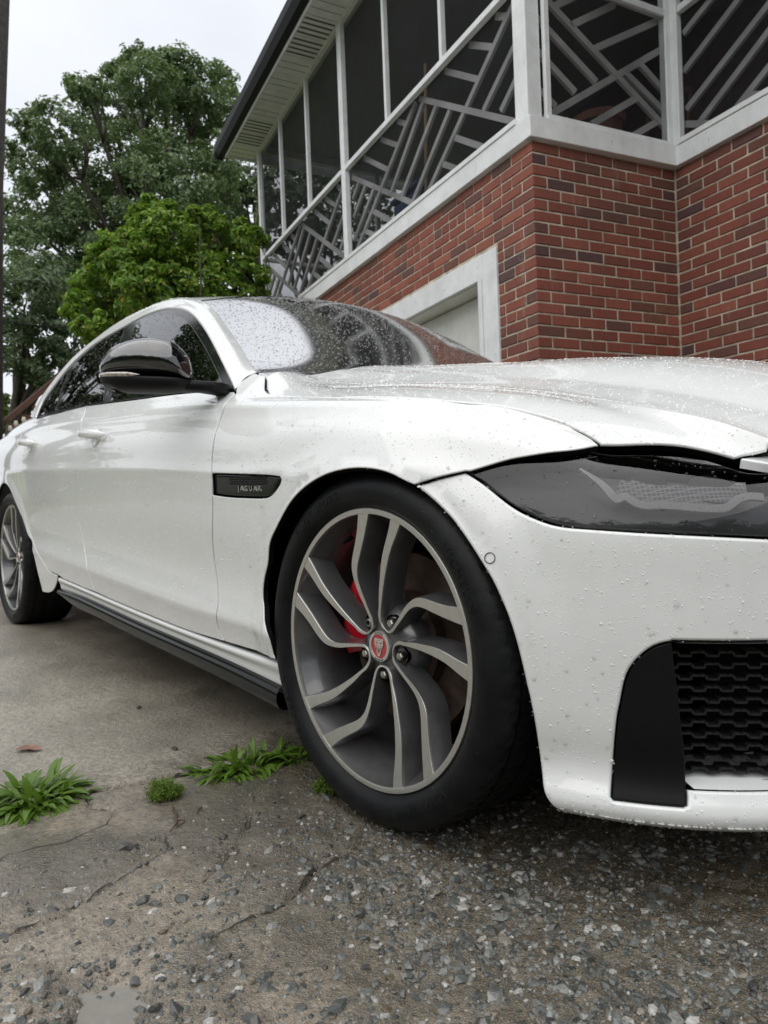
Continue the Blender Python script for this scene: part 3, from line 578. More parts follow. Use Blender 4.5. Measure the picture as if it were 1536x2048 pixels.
# added unseen belt of trees on the camera side, taller where it shades the bumper
def shading_tree_belt():
    rng=np.random.default_rng(40); P=[];Nm=[]
    for k in range(70):
        a=R(-165+k*2.75+rng.uniform(-1,1)); near=-105<math.degrees(a)<-5; d=rng.uniform(12,17) if near else rng.uniform(17,24); h=rng.uniform(3.8,6.2) if near else rng.uniform(2.2,3.8); n=420 if near else 300
        c=np.array([d*math.cos(a),d*math.sin(a),h*.5]); q=rng.normal(size=(n,3)); q/=np.linalg.norm(q,axis=1)[:,None]; p=c+q*(rng.random(n)**.4)[:,None]*[1.5,1.5,h*.52]; P.append(p); Nm.append(q)
    V,F=leaves(np.concatenate(P),np.concatenate(Nm),.26,rng); o=tri_obj('shading_tree_belt',V,F,LEAF_DARK); tag(o,'belt of trees on the camera side, seen only as dark reflections in the car','trees',kind='stuff')
shading_tree_belt()
# ---- brown shed behind the car
SHED=simple('brown_ribbed_metal',(.105,.047,.033),.55,var=.25,vscale=6); SHW=simple('shed_wall',(.10,.055,.040),.7,var=.2)
shed=empty('shed',(-9.9,1.6,0),'low shed with a brown ribbed sloping roof behind the car tail','shed')
def shed_build():
    mb=MB(); mb.box((.12,.9,.72),(.22,1.75,.75)); mb.build('wall',SHW,shed)
    a=np.array([.35,-1.12,1.70]); u=np.array([0,.88,.82]); u/=np.linalg.norm(u); L=2.6; w=np.array([-1.,0,0]); n=np.cross(w,u); n*=np.sign(n[2])
    mb=MB(); mb.box(a+u*L/2+w*.12,(L/2,.16,.02),(u,w,n))
    for k in range(3): mb.box(a+u*L/2+w*(.0+k*.12)+n*.03,(L/2,.016,.014),(u,w,n))
    mb.build('roof',SHED,shed)
    mb=MB(); V=[(.36,-1.10,1.66),(.36,-1.10,1.2),(.36,1.1,1.2),(.36,.95,3.5)]; 
    for k in range(16):
        y=-1.10+k*.14; z=1.66+(y+1.10)*.93; mb.box((.37,y+.066,(1.0+z)/2),(.012,.064,(z-1.0)/2),bev=0)
    mb.build('gable_boards',SHED,shed)
shed_build()
fl=empty('garden_flower',(-6.9,.02,0),'pale round flower heads standing in front of the brown shed','flower')
PETAL=simple('pale_petal',(.62,.56,.46),.7); mbf=MB(); mbs=MB()
for (x,y,z) in ((.14,-.11,1.34),(.16,-.06,1.39),(.17,.01,1.43)):
    iv,iF=ico(); mbf.add(iv*[.025,.025,.04]+np.array([x,y,z]),[tuple(f) for f in iF]); mbs.tube([(x*.4,y*.4,0),(x,y,z)],.006,6)
mbf.build('flower_head',PETAL,fl,smooth=True); mbs.build('stem',LEAF_PALE,fl)
# ---- leaning pole and wire
pole=empty('utility_pole',(-6.78,-.205,0),'dark wooden utility pole at the upper left edge of the photo','pole')
mb=MB(); mb.tube([(0,-.12,-.3),(0,.02,3.7),(0,.145,5.6),(0,.25,7.5)],[.12,.115,.11,.10],14); mb.build('pole_shaft',simple('weathered_pole',(.055,.048,.045),.85,var=.4,vscale=25,bump=.6,bscale=30),pole,smooth=True)
mb=MB(); mb.tube([(-9.71,-.6,3.11),(-9.6,.9,3.04),(-9.4,1.8,3.05),(-9.2,3.2,3.12)],.006,6); tag(mb.build('overhead_wire',GUT,None,smooth=True),'thin overhead wire crossing in front of the dark tree','wire')
# ============================================================ body surfaces (metres, x forward from the front axle, y left, z up)
def spl_mat(t):
    n=len(t);h=np.diff(t);A=np.zeros((n,n));B=np.zeros((n,n));A[0,0]=A[-1,-1]=1
    for i in range(1,n-1):
        A[i,i-1]=h[i-1];A[i,i]=2*(h[i-1]+h[i]);A[i,i+1]=h[i]
        B[i,i-1]=6/h[i-1];B[i,i]=-6/h[i-1]-6/h[i];B[i,i+1]=6/h[i]
    return np.linalg.solve(A,B)
def spl_basis(t,S,x):
    t=np.asarray(t);x=np.asarray(x,float);n=len(t)
    i=np.clip(np.searchsorted(t,x)-1,0,n-2);h=t[i+1]-t[i]
    xx=np.clip(x,t[0],t[-1]);a=(t[i+1]-xx)/h;b=(xx-t[i])/h
    R=np.zeros((len(x),n));k=np.arange(len(x));R[k,i]+=a;R[k,i+1]+=b
    R+=((a**3-a)*h*h/6)[:,None]*S[i]+((b**3-b)*h*h/6)[:,None]*S[i+1]
    ex=x-xx
    if np.any(ex!=0):
        d=np.zeros_like(R);d[k,i]-=1/h;d[k,i+1]+=1/h
        d+=(-(3*a*a-1)*h/6)[:,None]*S[i]+((3*b*b-1)*h/6)[:,None]*S[i+1]
        R+=ex[:,None]*d
    return R
# ---- side surface: stations in x
SX=np.array([-4.0,-3.7,-3.4,-3.1,-2.8,-2.5,-2.2,-1.9,-1.6,-1.3,-1.0,-.8,-.6,-.45,-.3,-.15,0.,.12,.22,.31,.39,.46])
def natint(xk,yk,xq):
    xk=np.array(xk,float);yk=np.array(yk,float);S=spl_mat(xk);return spl_basis(xk,S,np.array(xq,float))@yk
XK=[-4.0,-3.5,-2.96,-2.2,-1.5,-.8,-.4,0,.25,.45]
WK=dict(R1=[.80,.87,.895,.905,.905,.905,.905,.905,.89,.85],
 R2=[.81,.885,.912,.919,.922,.922,.922,.922,.90,.86],
 R3=[.80,.87,.900,.908,.910,.910,.913,.918,.90,.86],
 R35=[.82,.885,.913,.924,.927,.926,.925,.922,.901,.855],
 R4=[.81,.885,.926,.939,.942,.939,.933,.925,.888,.79],
 R45=[.79,.867,.912,.926,.930,.925,.917,.903,.860,.755],
 R5=[.76,.84,.882,.90,.905,.897,.885,.862,.818,.715],
 R6=[.70,.78,.822,.846,.856,.850,.838,.838,.800,.69],
 R7=[.66,.74,.79,.815,.826,.80,.80,.82,.78,.66])
ZK=dict(R1=[.34,.335,.33,.313,.285,.262,.258,.256,.25,.25],
 R2=[.42,.42,.415,.400,.371,.340,.331,.325,.32,.32],
 R3=[.48,.48,.475,.465,.44,.41,.40,.40,.40,.40],
 R35=[.64,.64,.635,.62,.605,.575,.56,.55,.55,.55],
 R4=[.79,.79,.785,.765,.743,.712,.692,.690,.668,.64],
 R5=[.965,.975,.974,.962,.927,.8915,.859,.817,.772,.700],
 R6=[1.01,1.035,1.043,1.023,.988,.940,.882,.831,.787,.706],
 R7=[1.02,1.05,1.06,1.04,1.003,.985,.905,.838,.79,.704])
ZK['R45']=[.5*(a+b)+.012 for a,b in zip(ZK['R4'],ZK['R5'])]
RN=['R1','R2a','R2','R2b','R3','R35','R4a','R4','R4b','R45','R5a','R5','R5b','R6','R7']
def side_grid():
    rw={k:natint(XK,WK[k],SX) for k in WK}; rz={k:natint(XK,ZK[k],SX) for k in ZK}
    def lerp(a,b,d):
        L=np.hypot(rw[b]-rw[a],rz[b]-rz[a]); f=np.minimum(d/L,.45); return rw[a]+(rw[b]-rw[a])*f, rz[a]+(rz[b]-rz[a])*f
    for n,a,b,d in (('R2a','R2','R1',.018),('R2b','R2','R3',.018),('R4a','R4','R35',.016),('R4b','R4','R45',.016),('R5a','R5','R45',.025),('R5b','R5','R6',.02)):
        rw[n],rz[n]=lerp(a,b,d)
    return np.array([[(x,-rw[k][i],rz[k][i]) for k in RN] for i,x in enumerate(SX)])
def flare(p):
    p=p.copy()
    for x0,z0,r,am in ((0.,.338,.368,.010),(-2.96,.350,.375,.010)):
        d=np.hypot(p[:,0]-x0,p[:,2]-z0)-r; t=np.clip(1-d/.075,0,1.3); p[:,1]-=am*t*t*(3-2*np.minimum(t,1))*(p[:,2]>-.5)
    return p
# ---- nose surface: stations around plan
NX=[.05,.15,.25,.34,.43,.51,.58,.64,.70,.76,.81,.85]
NW=[.930,.917,.899,.874,.841,.800,.750,.690,.60,.45,.25,0.]
NTOP=[(.05,.90,.735),(.15,.884,.722),(.25,.855,.714),(.34,.80,.710),(.41,.735,.707),(.465,.690,.703),(.505,.65,.696),(.54,.60,.688),(.59,.50,.69),(.66,.37,.70),(.71,.2,.71),(.73,0,.715)]
NM=[(.05,.920),(.15,.906),(.25,.883),(.342,.848),(.430,.803),(.507,.757),(.570,.705),(.625,.645),(.68,.555),(.74,.415),(.787,.23),(.82,0)]
def nose_grid():
    a=np.array([NX,NW]).T
    full=np.concatenate([a,(a*[1,-1])[-2::-1]]);t=np.gradient(full,axis=0)[:len(a)];t/=np.linalg.norm(t,axis=1)[:,None]
    n=np.stack([-t[:,1],t[:,0]],1)   # outward? t=(dx,dw) dw<0 -> n=( -dw, dx)
    rows=[]
    rows.append([(x,-w,z) for x,w,z in NTOP])
    rows.append([(x,-w,.658) for x,w in NM])
    for z,off in ((.60,-.006),(.52,0),(.42,0),(.33,-.004),(.26,-.010),(.218,-.015),(.195,-.010),(.178,-.002),(.160,.001),(.145,-.006),(.134,-.03)):
        q=a+n*off; rows.append([(x,-w,z) for x,w in q])
    R=np.array(rows); R[:,-1,1]=0
    return R.transpose(1,0,2)
# ---- hood
HR=dict(
 K=[(-.598,.765,.960),(-.535,.808,.912),(-.45,.832,.882),(-.3,.840,.858),(-.15,.842,.846),(0,.842,.829),(.12,.833,.811),(.2,.816,.797),(.253,.801,.787),(.303,.781,.771),(.345,.763,.753),(.385,.745,.729),(.425,.727,.700),(.47,.707,.668),(.515,.683,.638),(.56,.652,.612),(.605,.612,.592)],
 L1=[(-.62,.66,.978),(-.54,.657,.955),(-.44,.652,.932),(-.31,.648,.910),(-.18,.643,.894),(-.06,.64,.878),(.07,.635,.857),(.15,.632,.843),(.22,.627,.829),(.284,.62,.814),(.34,.613,.800),(.39,.605,.788),(.435,.60,.777),(.48,.594,.765),(.525,.586,.750),(.57,.576,.730),(.615,.562,.706)],
 L0=[(-.60,.52,1.000),(-.52,.518,.985),(-.42,.515,.967),(-.31,.51,.951),(-.2,.507,.934),(-.08,.503,.914),(.04,.497,.892),(.12,.49,.878),(.19,.483,.865),(.26,.477,.849),(.32,.472,.836),(.38,.467,.821),(.43,.463,.807),(.48,.46,.791),(.53,.455,.774),(.58,.45,.755),(.63,.44,.732)],
 CR=[(-.56,.33,1.018),(-.48,.33,1.008),(-.39,.33,.996),(-.28,.33,.984),(-.18,.33,.974),(-.08,.325,.962),(.03,.32,.952),(.11,.315,.941),(.18,.31,.931),(.25,.30,.920),(.31,.29,.909),(.37,.28,.896),(.43,.27,.881),(.50,.265,.859),(.57,.26,.831),(.63,.255,.797),(.68,.25,.757)],
 CC=[(-.53,0,1.030),(-.45,0,1.022),(-.36,0,1.013),(-.26,0,1.002),(-.15,0,.992),(-.06,0,.982),(.04,0,.973),(.12,0,.962),(.19,0,.952),(.26,0,.941),(.32,0,.930),(.39,0,.915),(.46,0,.896),(.53,0,.872),(.60,0,.842),(.67,0,.805),(.725,0,.762)])
def hood_grid():
    K,L1,L0,CR,CC=[np.array(HR[k],float) for k in ('K','L1','L0','CR','CC')]
    def lerp(a,b,d):
        L=np.linalg.norm(b-a,axis=1)[:,None]; return a+(b-a)*np.minimum(d/L,.4)
    m=.5*(K+L1); m[:,2]+=.010
    rows=[K,m,lerp(L1,K,.014)+[0,0,.0006],L1,lerp(L1,L0,.014)-[0,0,.003],.5*(L1+L0)+[0,0,-.006],lerp(L0,L1,.014)-[0,0,.001],L0,lerp(L0,CR,.018)+[0,0,.001],.5*(L0+CR)+[0,0,.008],CR]
    R=np.array(rows)*[1,-1,1]
    R=np.concatenate([R,CC[None],(R*[1,-1,1])[::-1]])
    return R.transpose(1,0,2)
GX=[-3.1,-2.9,-2.7,-2.4,-2.1,-1.8,-1.5,-1.2,-.95,-.75,-.6,-.5]
def glass_grid():
    out=[]
    for x in GX:
        wb=float(natint(XK,WK['R6'],[x])[0]);zb=float(natint(XK,ZK['R6'],[x])[0])
        if x>-.9: zb=zb+ (x+.9)*-.02
        out.append([(x,-(wb-.012-.48*h-.18*h*h),zb+h-.01) for h in (0,.12,.24,.36,.48)])
    return np.array(out)
D={"front_fender":[[[3.6958,0.0132],[3.6914,0.0319],[3.6922,0.0711],[3.6775,0.0959],[3.6557,0.127],[3.6436,0.1604],[3.6577,0.2046],[3.6803,0.2395],[3.692,0.2721],[3.7382,0.3253],[3.7933,0.3748],[3.8577,0.4083],[3.9243,0.4289],[3.9827,0.4401],[4.0347,0.4446],[4.0862,0.4428],[4.1281,0.4349],[4.1659,0.4229],[4.1756,0.4207]],[[4.1756,0.4207],[4.2155,0.435],[4.2408,0.4438],[4.2664,0.4527]],[[4.2739,0.453],[4.3047,0.468],[4.3355,0.4855],[4.3661,0.5031],[4.3943,0.5292],[4.4251,0.5765],[4.4442,0.6043]],[[4.4436,0.6059],[4.417,0.6321],[4.3903,0.662],[4.3509,0.6926],[4.3115,0.6926],[4.2619,0.6852],[4.2096,0.6553],[4.112388851302748,0.6735312370645123],[4.0117680838426235,0.6735312370645123],[3.91144923976594,0.6735312370645123],[3.811135271811064,0.6735312370645123],[3.7108261799779942,0.6735312370645123],[3.6104856822689704,0.6735312370645123],[3.5259,0.6822],[3.4746,0.704],[3.4344,0.7224]],[[3.3916,0.7236],[3.3689,0.7229],[3.3576,0.7092],[3.3551,0.6929]],[[3.3551,0.6929],[3.398,0.6665]],[[3.398,0.6665],[3.4039,0.6436],[3.4215,0.6071],[3.4176,0.5735],[3.4185,0.5424],[3.4189,0.5088],[3.417,0.4699],[3.4214,0.4469],[3.4189,0.4176],[3.4011,0.3211],[3.3768,0.2181],[3.3795,0.187],[3.3872,0.1483],[3.3935,0.1166],[3.3974,0.0863],[3.3912,0.0582],[3.3963,0.0299],[3.4101,0.006]],[[3.4101,0.006],[3.6958,0.0132]]],"front_door":[[[3.4101,0.006],[3.3963,0.0299],[3.3912,0.0582],[3.3974,0.0863],[3.3935,0.1166],[3.3872,0.1483],[3.3795,0.187],[3.3768,0.2181],[3.4011,0.3211],[3.4189,0.4176],[3.4214,0.4469],[3.417,0.4699],[3.4189,0.5088],[3.4185,0.5424],[3.4176,0.5735],[3.4215,0.6071],[3.4039,0.6436],[3.398,0.6665]],[[3.398,0.6665],[3.3816,0.6737]],[[3.3816,0.6737],[3.1721,0.6678],[2.7618,0.6629],[2.466,0.6678],[2.1605,0.6742]],[[2.1605,0.6742],[2.288,0.5978],[2.3051,0.5383],[2.2995,0.4408],[2.2511,0.3307],[2.2367,0.2565],[2.2511,0.2197],[2.2726,0.1544],[2.3215,0.1011],[2.3487,0.0479],[2.3719,0.0026]],[[2.3719,0.0026],[2.579403425190256,0.0],[2.786918694655276,0.0],[2.994455896806802,0.0],[3.2021253000387824,0.0],[3.4101,0.006]]],"rear_door":[[[2.3719,0.0026],[2.3487,0.0479],[2.3215,0.1011],[2.2726,0.1544],[2.2511,0.2197],[2.2367,0.2565],[2.2511,0.3307],[2.2995,0.4408],[2.3051,0.5383],[2.288,0.5978],[2.1605,0.6742]],[[2.1605,0.6742],[1.8014,0.6637],[1.3857,0.6625]],[[1.3857,0.6625],[1.2996,0.6345],[1.3147,0.5711],[1.3604,0.5114],[1.3712,0.4017],[1.387,0.2951],[1.4397,0.1792],[1.5897,0.0844],[1.7124,0.0233],[1.8916,0.0079]],[[1.8916,0.0079],[1.9876606136322044,0.0],[2.0837114905985397,0.0],[2.17977187989397,0.0],[2.275835464666704,0.0],[2.3719,0.0026]]],"rear_quarter":[[[1.5579,-0.0925],[1.5368,-0.0312],[1.5252,0.0232],[1.5207,0.0842],[1.4349,0.1461],[1.3837,0.208],[1.3332,0.2637],[1.2731,0.3122],[1.2033,0.3532],[1.1386,0.3762],[1.0747,0.3853],[1.0098,0.3843],[0.9459,0.3733],[0.8849,0.353],[0.8286,0.3241],[0.7789,0.2871],[0.7371,0.2416],[0.7046,0.185],[0.6823,0.1111],[0.671,0.0452],[0.671,-0.0122],[0.6823,-0.0677]],[[0.6823,-0.0677],[0.05067181217255801,0.0]],[[0.05067181217255801,0.0],[0.05067181217255801,0.44451798317202895],[0.05067181217255801,0.7105470384273397]],[[0.05067181217255801,0.7105470384273397],[0.4048068081681835,0.7105470384273397],[0.7066109274265723,0.7105470384273397],[1.0071940721788342,0.7105470384273397],[1.1573120423290681,0.7105470384273397]],[[1.1573120423290681,0.7105470384273397],[1.3857,0.6625]],[[1.3857,0.6625],[1.2996,0.6345],[1.3147,0.5711],[1.3604,0.5114],[1.3712,0.4017],[1.387,0.2951],[1.4397,0.1792],[1.5897,0.0844],[1.7124,0.0233],[1.8916,0.0079]],[[1.8916,0.0079],[1.8433,-0.0262],[1.7702,-0.0603],[1.6689,-0.0834],[1.5579,-0.0925]]],"fender_vent":[[[3.4267,0.4439],[3.5259,0.444],[3.6257,0.4416],[3.7168,0.436],[3.7452,0.4328]],[[3.7452,0.4328],[3.7511,0.428],[3.7446,0.4192],[3.7269,0.407],[3.7064,0.3968],[3.6819,0.3897],[3.6632,0.3879]],[[3.6632,0.3879],[3.5659,0.3875],[3.4874,0.3877],[3.4136,0.3901]],[[3.4136,0.3901],[3.4267,0.4439]]],"blade":[[[0.5233,0.3364],[0.5154,0.3383],[0.501,0.3439],[0.4865,0.3553],[0.4731,0.371],[0.4647,0.3866],[0.4591,0.4054],[0.4549,0.4277],[0.4508,0.4483],[0.4473,0.4745],[0.4432,0.5197],[0.4406,0.5534],[0.4397,0.5771]],[[0.4397,0.5771],[0.4421,0.5809]],[[0.4421,0.5809],[0.5368,0.58]],[[0.5368,0.58],[0.5405,0.5779]],[[0.5405,0.5779],[0.542,0.5659],[0.5431,0.535],[0.5402,0.4918],[0.5353,0.4498],[0.5311,0.4038],[0.527,0.368],[0.5233,0.3364]]],"opening":[[[0.5233,0.3364],[0.5154,0.3383],[0.501,0.3439],[0.4865,0.3553],[0.4731,0.371],[0.4647,0.3866],[0.4591,0.4054],[0.4549,0.4277],[0.4508,0.4483],[0.4473,0.4745],[0.4432,0.5197],[0.4406,0.5534],[0.4397,0.5771]],[[0.4397,0.5771],[0.4421,0.5809]],[[0.4421,0.5809],[0.5368,0.58]],[[0.5368,0.58],[0.5405,0.5779]],[[0.5405,0.5779],[0.5429,0.5541]],[[0.5429,0.5541],[0.75,0.553],[0.93,0.539]],[[0.93,0.539],[0.95,0.3645333333333334]],[[0.95,0.3645333333333334],[0.93,0.33853333333333335],[0.9,0.33453333333333335]],[[0.9,0.33453333333333335],[0.6488,0.33453333333333335],[0.523,0.335]],[[0.523,0.335],[0.5233,0.3364]]],"bumper":[[[0.1087,0.0936],[0.1336,0.1109],[0.1661,0.136],[0.1932,0.1597],[0.2155,0.1836],[0.2344,0.2067],[0.2518,0.231],[0.2666,0.2536],[0.2797,0.2792],[0.2892,0.3002],[0.3205,0.4255],[0.3242,0.45],[0.3291,0.4892],[0.3314,0.5263],[0.3366,0.5688],[0.3406,0.5883],[0.3501,0.6088]],[[0.3501,0.6088],[0.37010000000000004,0.632]],[[0.37010000000000004,0.632],[0.4798266481897499,0.632],[0.5895532963794998,0.632],[0.6992799445692497,0.632],[0.8090065927589996,0.632],[0.9187332409487494,0.632],[1.0284598891384993,0.632],[1.1381865373282491,0.632],[1.247913185517999,0.632],[1.3576398337077489,0.632]],[[1.3576398337077489,0.632],[1.3576398337077489,0.375]],[[1.3576398337077489,0.375],[1.2,0.365],[1.09,0.33]],[[1.09,0.33],[1.035,0.21],[1.02,0.11]],[[1.02,0.11],[0.97,0.075],[0.93,0.05]],[[0.93,0.05],[0.88,0.1],[0.845,0.1825]],[[0.83,0.1825],[0.75,0.1905],[0.6537,0.1865],[0.5802,0.1816],[0.5135,0.1776],[0.458,0.174],[0.4084,0.1705],[0.3609,0.1651],[0.3298,0.1553],[0.3001,0.142],[0.2681,0.1212],[0.2268,0.0877],[0.1992,0.066]],[[0.1992,0.066],[0.1963,0.064]],[[0.1963,0.064],[0.1704,0.0722],[0.1457,0.0806],[0.1087,0.0936]]],"lens":[[[0.1992,0.066],[0.2263,0.0855],[0.2676,0.1194],[0.2998,0.1403],[0.3295,0.1537],[0.3607,0.1636],[0.4083,0.1689],[0.458,0.1725],[0.5135,0.1762],[0.5802,0.1801],[0.6538,0.1851],[0.75,0.1885],[0.83,0.1805]],[[0.83,0.1805],[0.862,0.09],[0.85,0.04]],[[0.85,0.04],[0.8,0.03],[0.6029,0.0661],[0.5937,0.0529],[0.5775,0.0247],[0.5212,0.0169],[0.4621,0.015],[0.4077,0.0147],[0.3541,-0.001],[0.315,0.0061],[0.2878,0.0165],[0.2602,0.0276],[0.2322,0.0435],[0.203,0.0617],[0.1992,0.066]]],"drl":[[[0.3669,0.047],[0.3881,0.0679],[0.4196,0.0995],[0.4456,0.1185],[0.4456,0.1174],[0.4698,0.127],[0.4989,0.1316],[0.5476,0.1357],[0.5863,0.1387],[0.5981,0.1368],[0.6081,0.1256],[0.6183,0.1203],[0.6469,0.1219]]],"bonnet":[[[0.0001,0.0002],[0.046,0.0047],[0.1059,0.0066],[0.1592,0.0014],[0.1969,-0.0026],[0.2575,0.0003],[0.345,0.0009],[0.4657,0.0013],[0.577,0.0022],[0.6709,0.0019],[0.7423,0.0019],[0.8162,0.0023],[0.884,0.0019],[0.9349,0.0038],[0.9775,0.0037],[1.008,0.0033],[1.0314,0.0013]],[[1.0314,0.0013],[1.0346,-0.0013]],[[1.0346,-0.0013],[1.0469,0.0086],[1.0999,0.0509],[1.144,0.0754],[1.1753,0.0855],[1.2068,0.0923],[1.2245,0.0946]],[[1.2245,0.0946],[1.2388,0.119],[1.2652,0.1478]]],"sensor":[[0.2625,0.2191]],"mark_nose":[[0.6386,0.0323],[0.7589,-0.028],[0.6547,0.0699]],"dlo":[[[0.3171,0.0121],[0.2623,0.1147],[0.308,0.1849],[0.3703,0.2424],[0.4835,0.3127],[0.6177,0.3609],[0.8187,0.4017],[1.107,0.4263],[1.2533,0.4393],[1.4693,0.4365],[1.6404,0.4129],[1.7611,0.3834],[1.8945,0.3339],[2.0372,0.2648],[2.173,0.1894],[2.297,0.1145],[2.4037,0.0482],[2.4381,0.0277]],[[2.4381,0.0277],[2.4448,0.0187]],[[2.4448,0.0187],[2.2219,0.0096],[1.7902,0.0075],[1.4894,0.0141],[1.1699,0.0158],[0.7888,0.0113],[0.3171,0.0121]]],"front_window":[[[1.2645,0.423],[1.3875,0.4208],[1.5789,0.3953],[1.7143,0.3648],[1.8325,0.3261],[1.9479,0.275],[2.0518,0.2208],[2.1732,0.1538],[2.2837,0.0881],[2.3838,0.0256],[2.3899,0.0212]],[[2.3899,0.0212],[2.2196,0.0123],[1.7855,0.0117],[1.4942,0.0191]],[[1.4942,0.0191],[1.4516,0.0748],[1.3913,0.1997],[1.3351,0.3055],[1.2645,0.423]]],"rear_window":[[[1.1308,0.4166],[0.849,0.3837],[0.6581,0.3393],[0.5829,0.2916]],[[0.5829,0.2916],[0.6356,0.1784],[0.7722,0.0211]],[[0.7722,0.0211],[1.1587,0.0235],[1.4023,0.0233]],[[1.4023,0.0233],[1.3265,0.1075],[1.1908,0.3173],[1.1308,0.4166]]],"quarter_window":[[[0.5174,0.2814],[0.4253,0.2144],[0.3626,0.1576],[0.3384,0.0963],[0.3496,0.025]],[[0.3496,0.025],[0.5513,0.0221],[0.7039,0.0217]],[[0.7039,0.0217],[0.5814,0.1658],[0.5174,0.2814]]],"DP":[[-0.6609,-0.8248,0.9233],[-0.7014,-0.8132,0.9563],[-0.8069,-0.7871,1.0313],[-0.93,-0.7554,1.1124],[-1.0652,-0.7211,1.1899],[-1.2077,-0.6877,1.2583],[-1.3409,-0.6625,1.3076],[-1.4615,-0.6467,1.3385],[-1.6324,-0.6329,1.367],[-1.8481,-0.6287,1.3805],[-1.9942,-0.6333,1.377],[-2.2821,-0.6405,1.3693],[-2.4829,-0.6566,1.3418],[-2.617,-0.6771,1.304],[-2.7301,-0.708,1.2454],[-2.7924,-0.7334,1.1961],[-2.838,-0.7642,1.1346],[-2.7833,-0.8123,1.0421]],"EP":[[-0.6784,-0.742,0.9814],[-0.7403,-0.722,1.0061],[-0.8372,-0.695,1.0645],[-0.9821,-0.66,1.1548],[-1.0912,-0.637,1.2229],[-1.2219,-0.61,1.2947],[-1.3548,-0.59,1.3535],[-1.4691,-0.585,1.3877],[-1.6303,-0.585,1.4175],[-1.8067,-0.59,1.4278],[-1.9118,-0.592,1.4319],[-2.118,-0.6,1.4293],[-2.3655,-0.615,1.4012],[-2.5207,-0.63,1.3813],[-2.7264,-0.655,1.3277],[-2.875,-0.69,1.2509],[-2.9885,-0.725,1.1733],[-3.0913,-0.76,1.0861]]}
# ============================================================ CAR
class Surf:
    def __init__(s,P,post=None):
        s.P=np.array(P,float);d=np.linalg.norm(np.diff(s.P,axis=0),axis=2).mean(1);s.tu=np.concatenate([[0],np.cumsum(d)])
        d=np.linalg.norm(np.diff(s.P,axis=1),axis=2).mean(0);s.tv=np.concatenate([[0],np.cumsum(d)])
        s.Su=spl_mat(s.tu);s.Sv=spl_mat(s.tv);s.post=post
    def ev(s,uv):
        uv=np.atleast_2d(uv);A=spl_basis(s.tu,s.Su,uv[:,0]);B=spl_basis(s.tv,s.Sv,uv[:,1])
        p=np.einsum('ni,nik->nk',A,np.einsum('nj,ijk->nik',B,s.P))
        return s.post(p) if s.post else p
    def nrm(s,uv,e=1e-3):
        uv=np.atleast_2d(np.asarray(uv,float));du=np.array([e,0]);dv=np.array([0,e])
        a=(s.ev(uv+du)-s.ev(uv-du))/(2*e);b=(s.ev(uv+dv)-s.ev(uv-dv))/(2*e)
        n=np.cross(a,b);return n/(np.linalg.norm(n,axis=1)[:,None]+1e-12),a,b
S_=Surf(side_grid(),flare); N_=Surf(nose_grid(),flare); H_=Surf(hood_grid()); G_=Surf(glass_grid())
def densify(segs,step=.008):
    out=[]
    for sg in segs:
        p=np.array(sg,float); keep=[0]+[i for i in range(1,len(p)) if np.hypot(*(p[i]-p[i-1]))>1e-5]; p=p[keep]
        if len(p)<2: continue
        t=np.concatenate([[0],np.cumsum(np.hypot(*np.diff(p,axis=0).T))]); n=max(2,int(t[-1]/step)+1); q=np.linspace(0,t[-1],n)
        if len(p)>3:
            # smooth through the points with a rounded (averaged) spline
            S=spl_mat(t); r=spl_basis(t,S,q)@p
        else: r=np.stack([np.interp(q,t,p[:,k]) for k in (0,1)],1)
        if out and np.hypot(*(r[0]-out[-1]))<2e-3: r=r[1:]
        out+=list(r)
    out=np.array(out)
    if np.hypot(*(out[0]-out[-1]))<2e-3: out=out[:-1]
    return out
def area(p): x,y=p.T; return .5*np.sum(x*np.roll(y,-1)-np.roll(x,-1)*y)
def inside(poly,q):
    x,y=poly.T; x2,y2=np.roll(x,-1),np.roll(y,-1); c=np.zeros(len(q),bool)
    for a,b,e,d in zip(x,y,x2,y2):
        if b==d: continue
        m=((b>q[:,1])!=(d>q[:,1]))&(q[:,0]<(e-a)*(q[:,1]-b)/(d-b)+a); c^=m
    return c
def loop_frame(sf,lp):
    P=sf.ev(lp); n,a,b=sf.nrm(lp); T=np.roll(P,-1,0)-np.roll(P,1,0); T/=np.linalg.norm(T,axis=1)[:,None]+1e-12
    O=np.cross(T,n); O/=np.linalg.norm(O,axis=1)[:,None]+1e-12; return P,n,a,b,O
def inset(sf,lp,d):
    P,n,a,b,O=loop_frame(sf,lp)
    aa=(a*a).sum(1);bb=(b*b).sum(1);ab=(a*b).sum(1);oa=-(O*a).sum(1)*d;ob=-(O*b).sum(1)*d;D=aa*bb-ab*ab
    q=lp+np.stack([(oa*bb-ob*ab)/D,(ob*aa-oa*ab)/D],1)
    return q
def prep_loops(loops,step=.008):
    L=[]
    for k,sg in enumerate(loops):
        p=densify(sg,step)
        if (area(p)>0)!=(k==0): p=p[::-1]
        L.append(p)
    return L
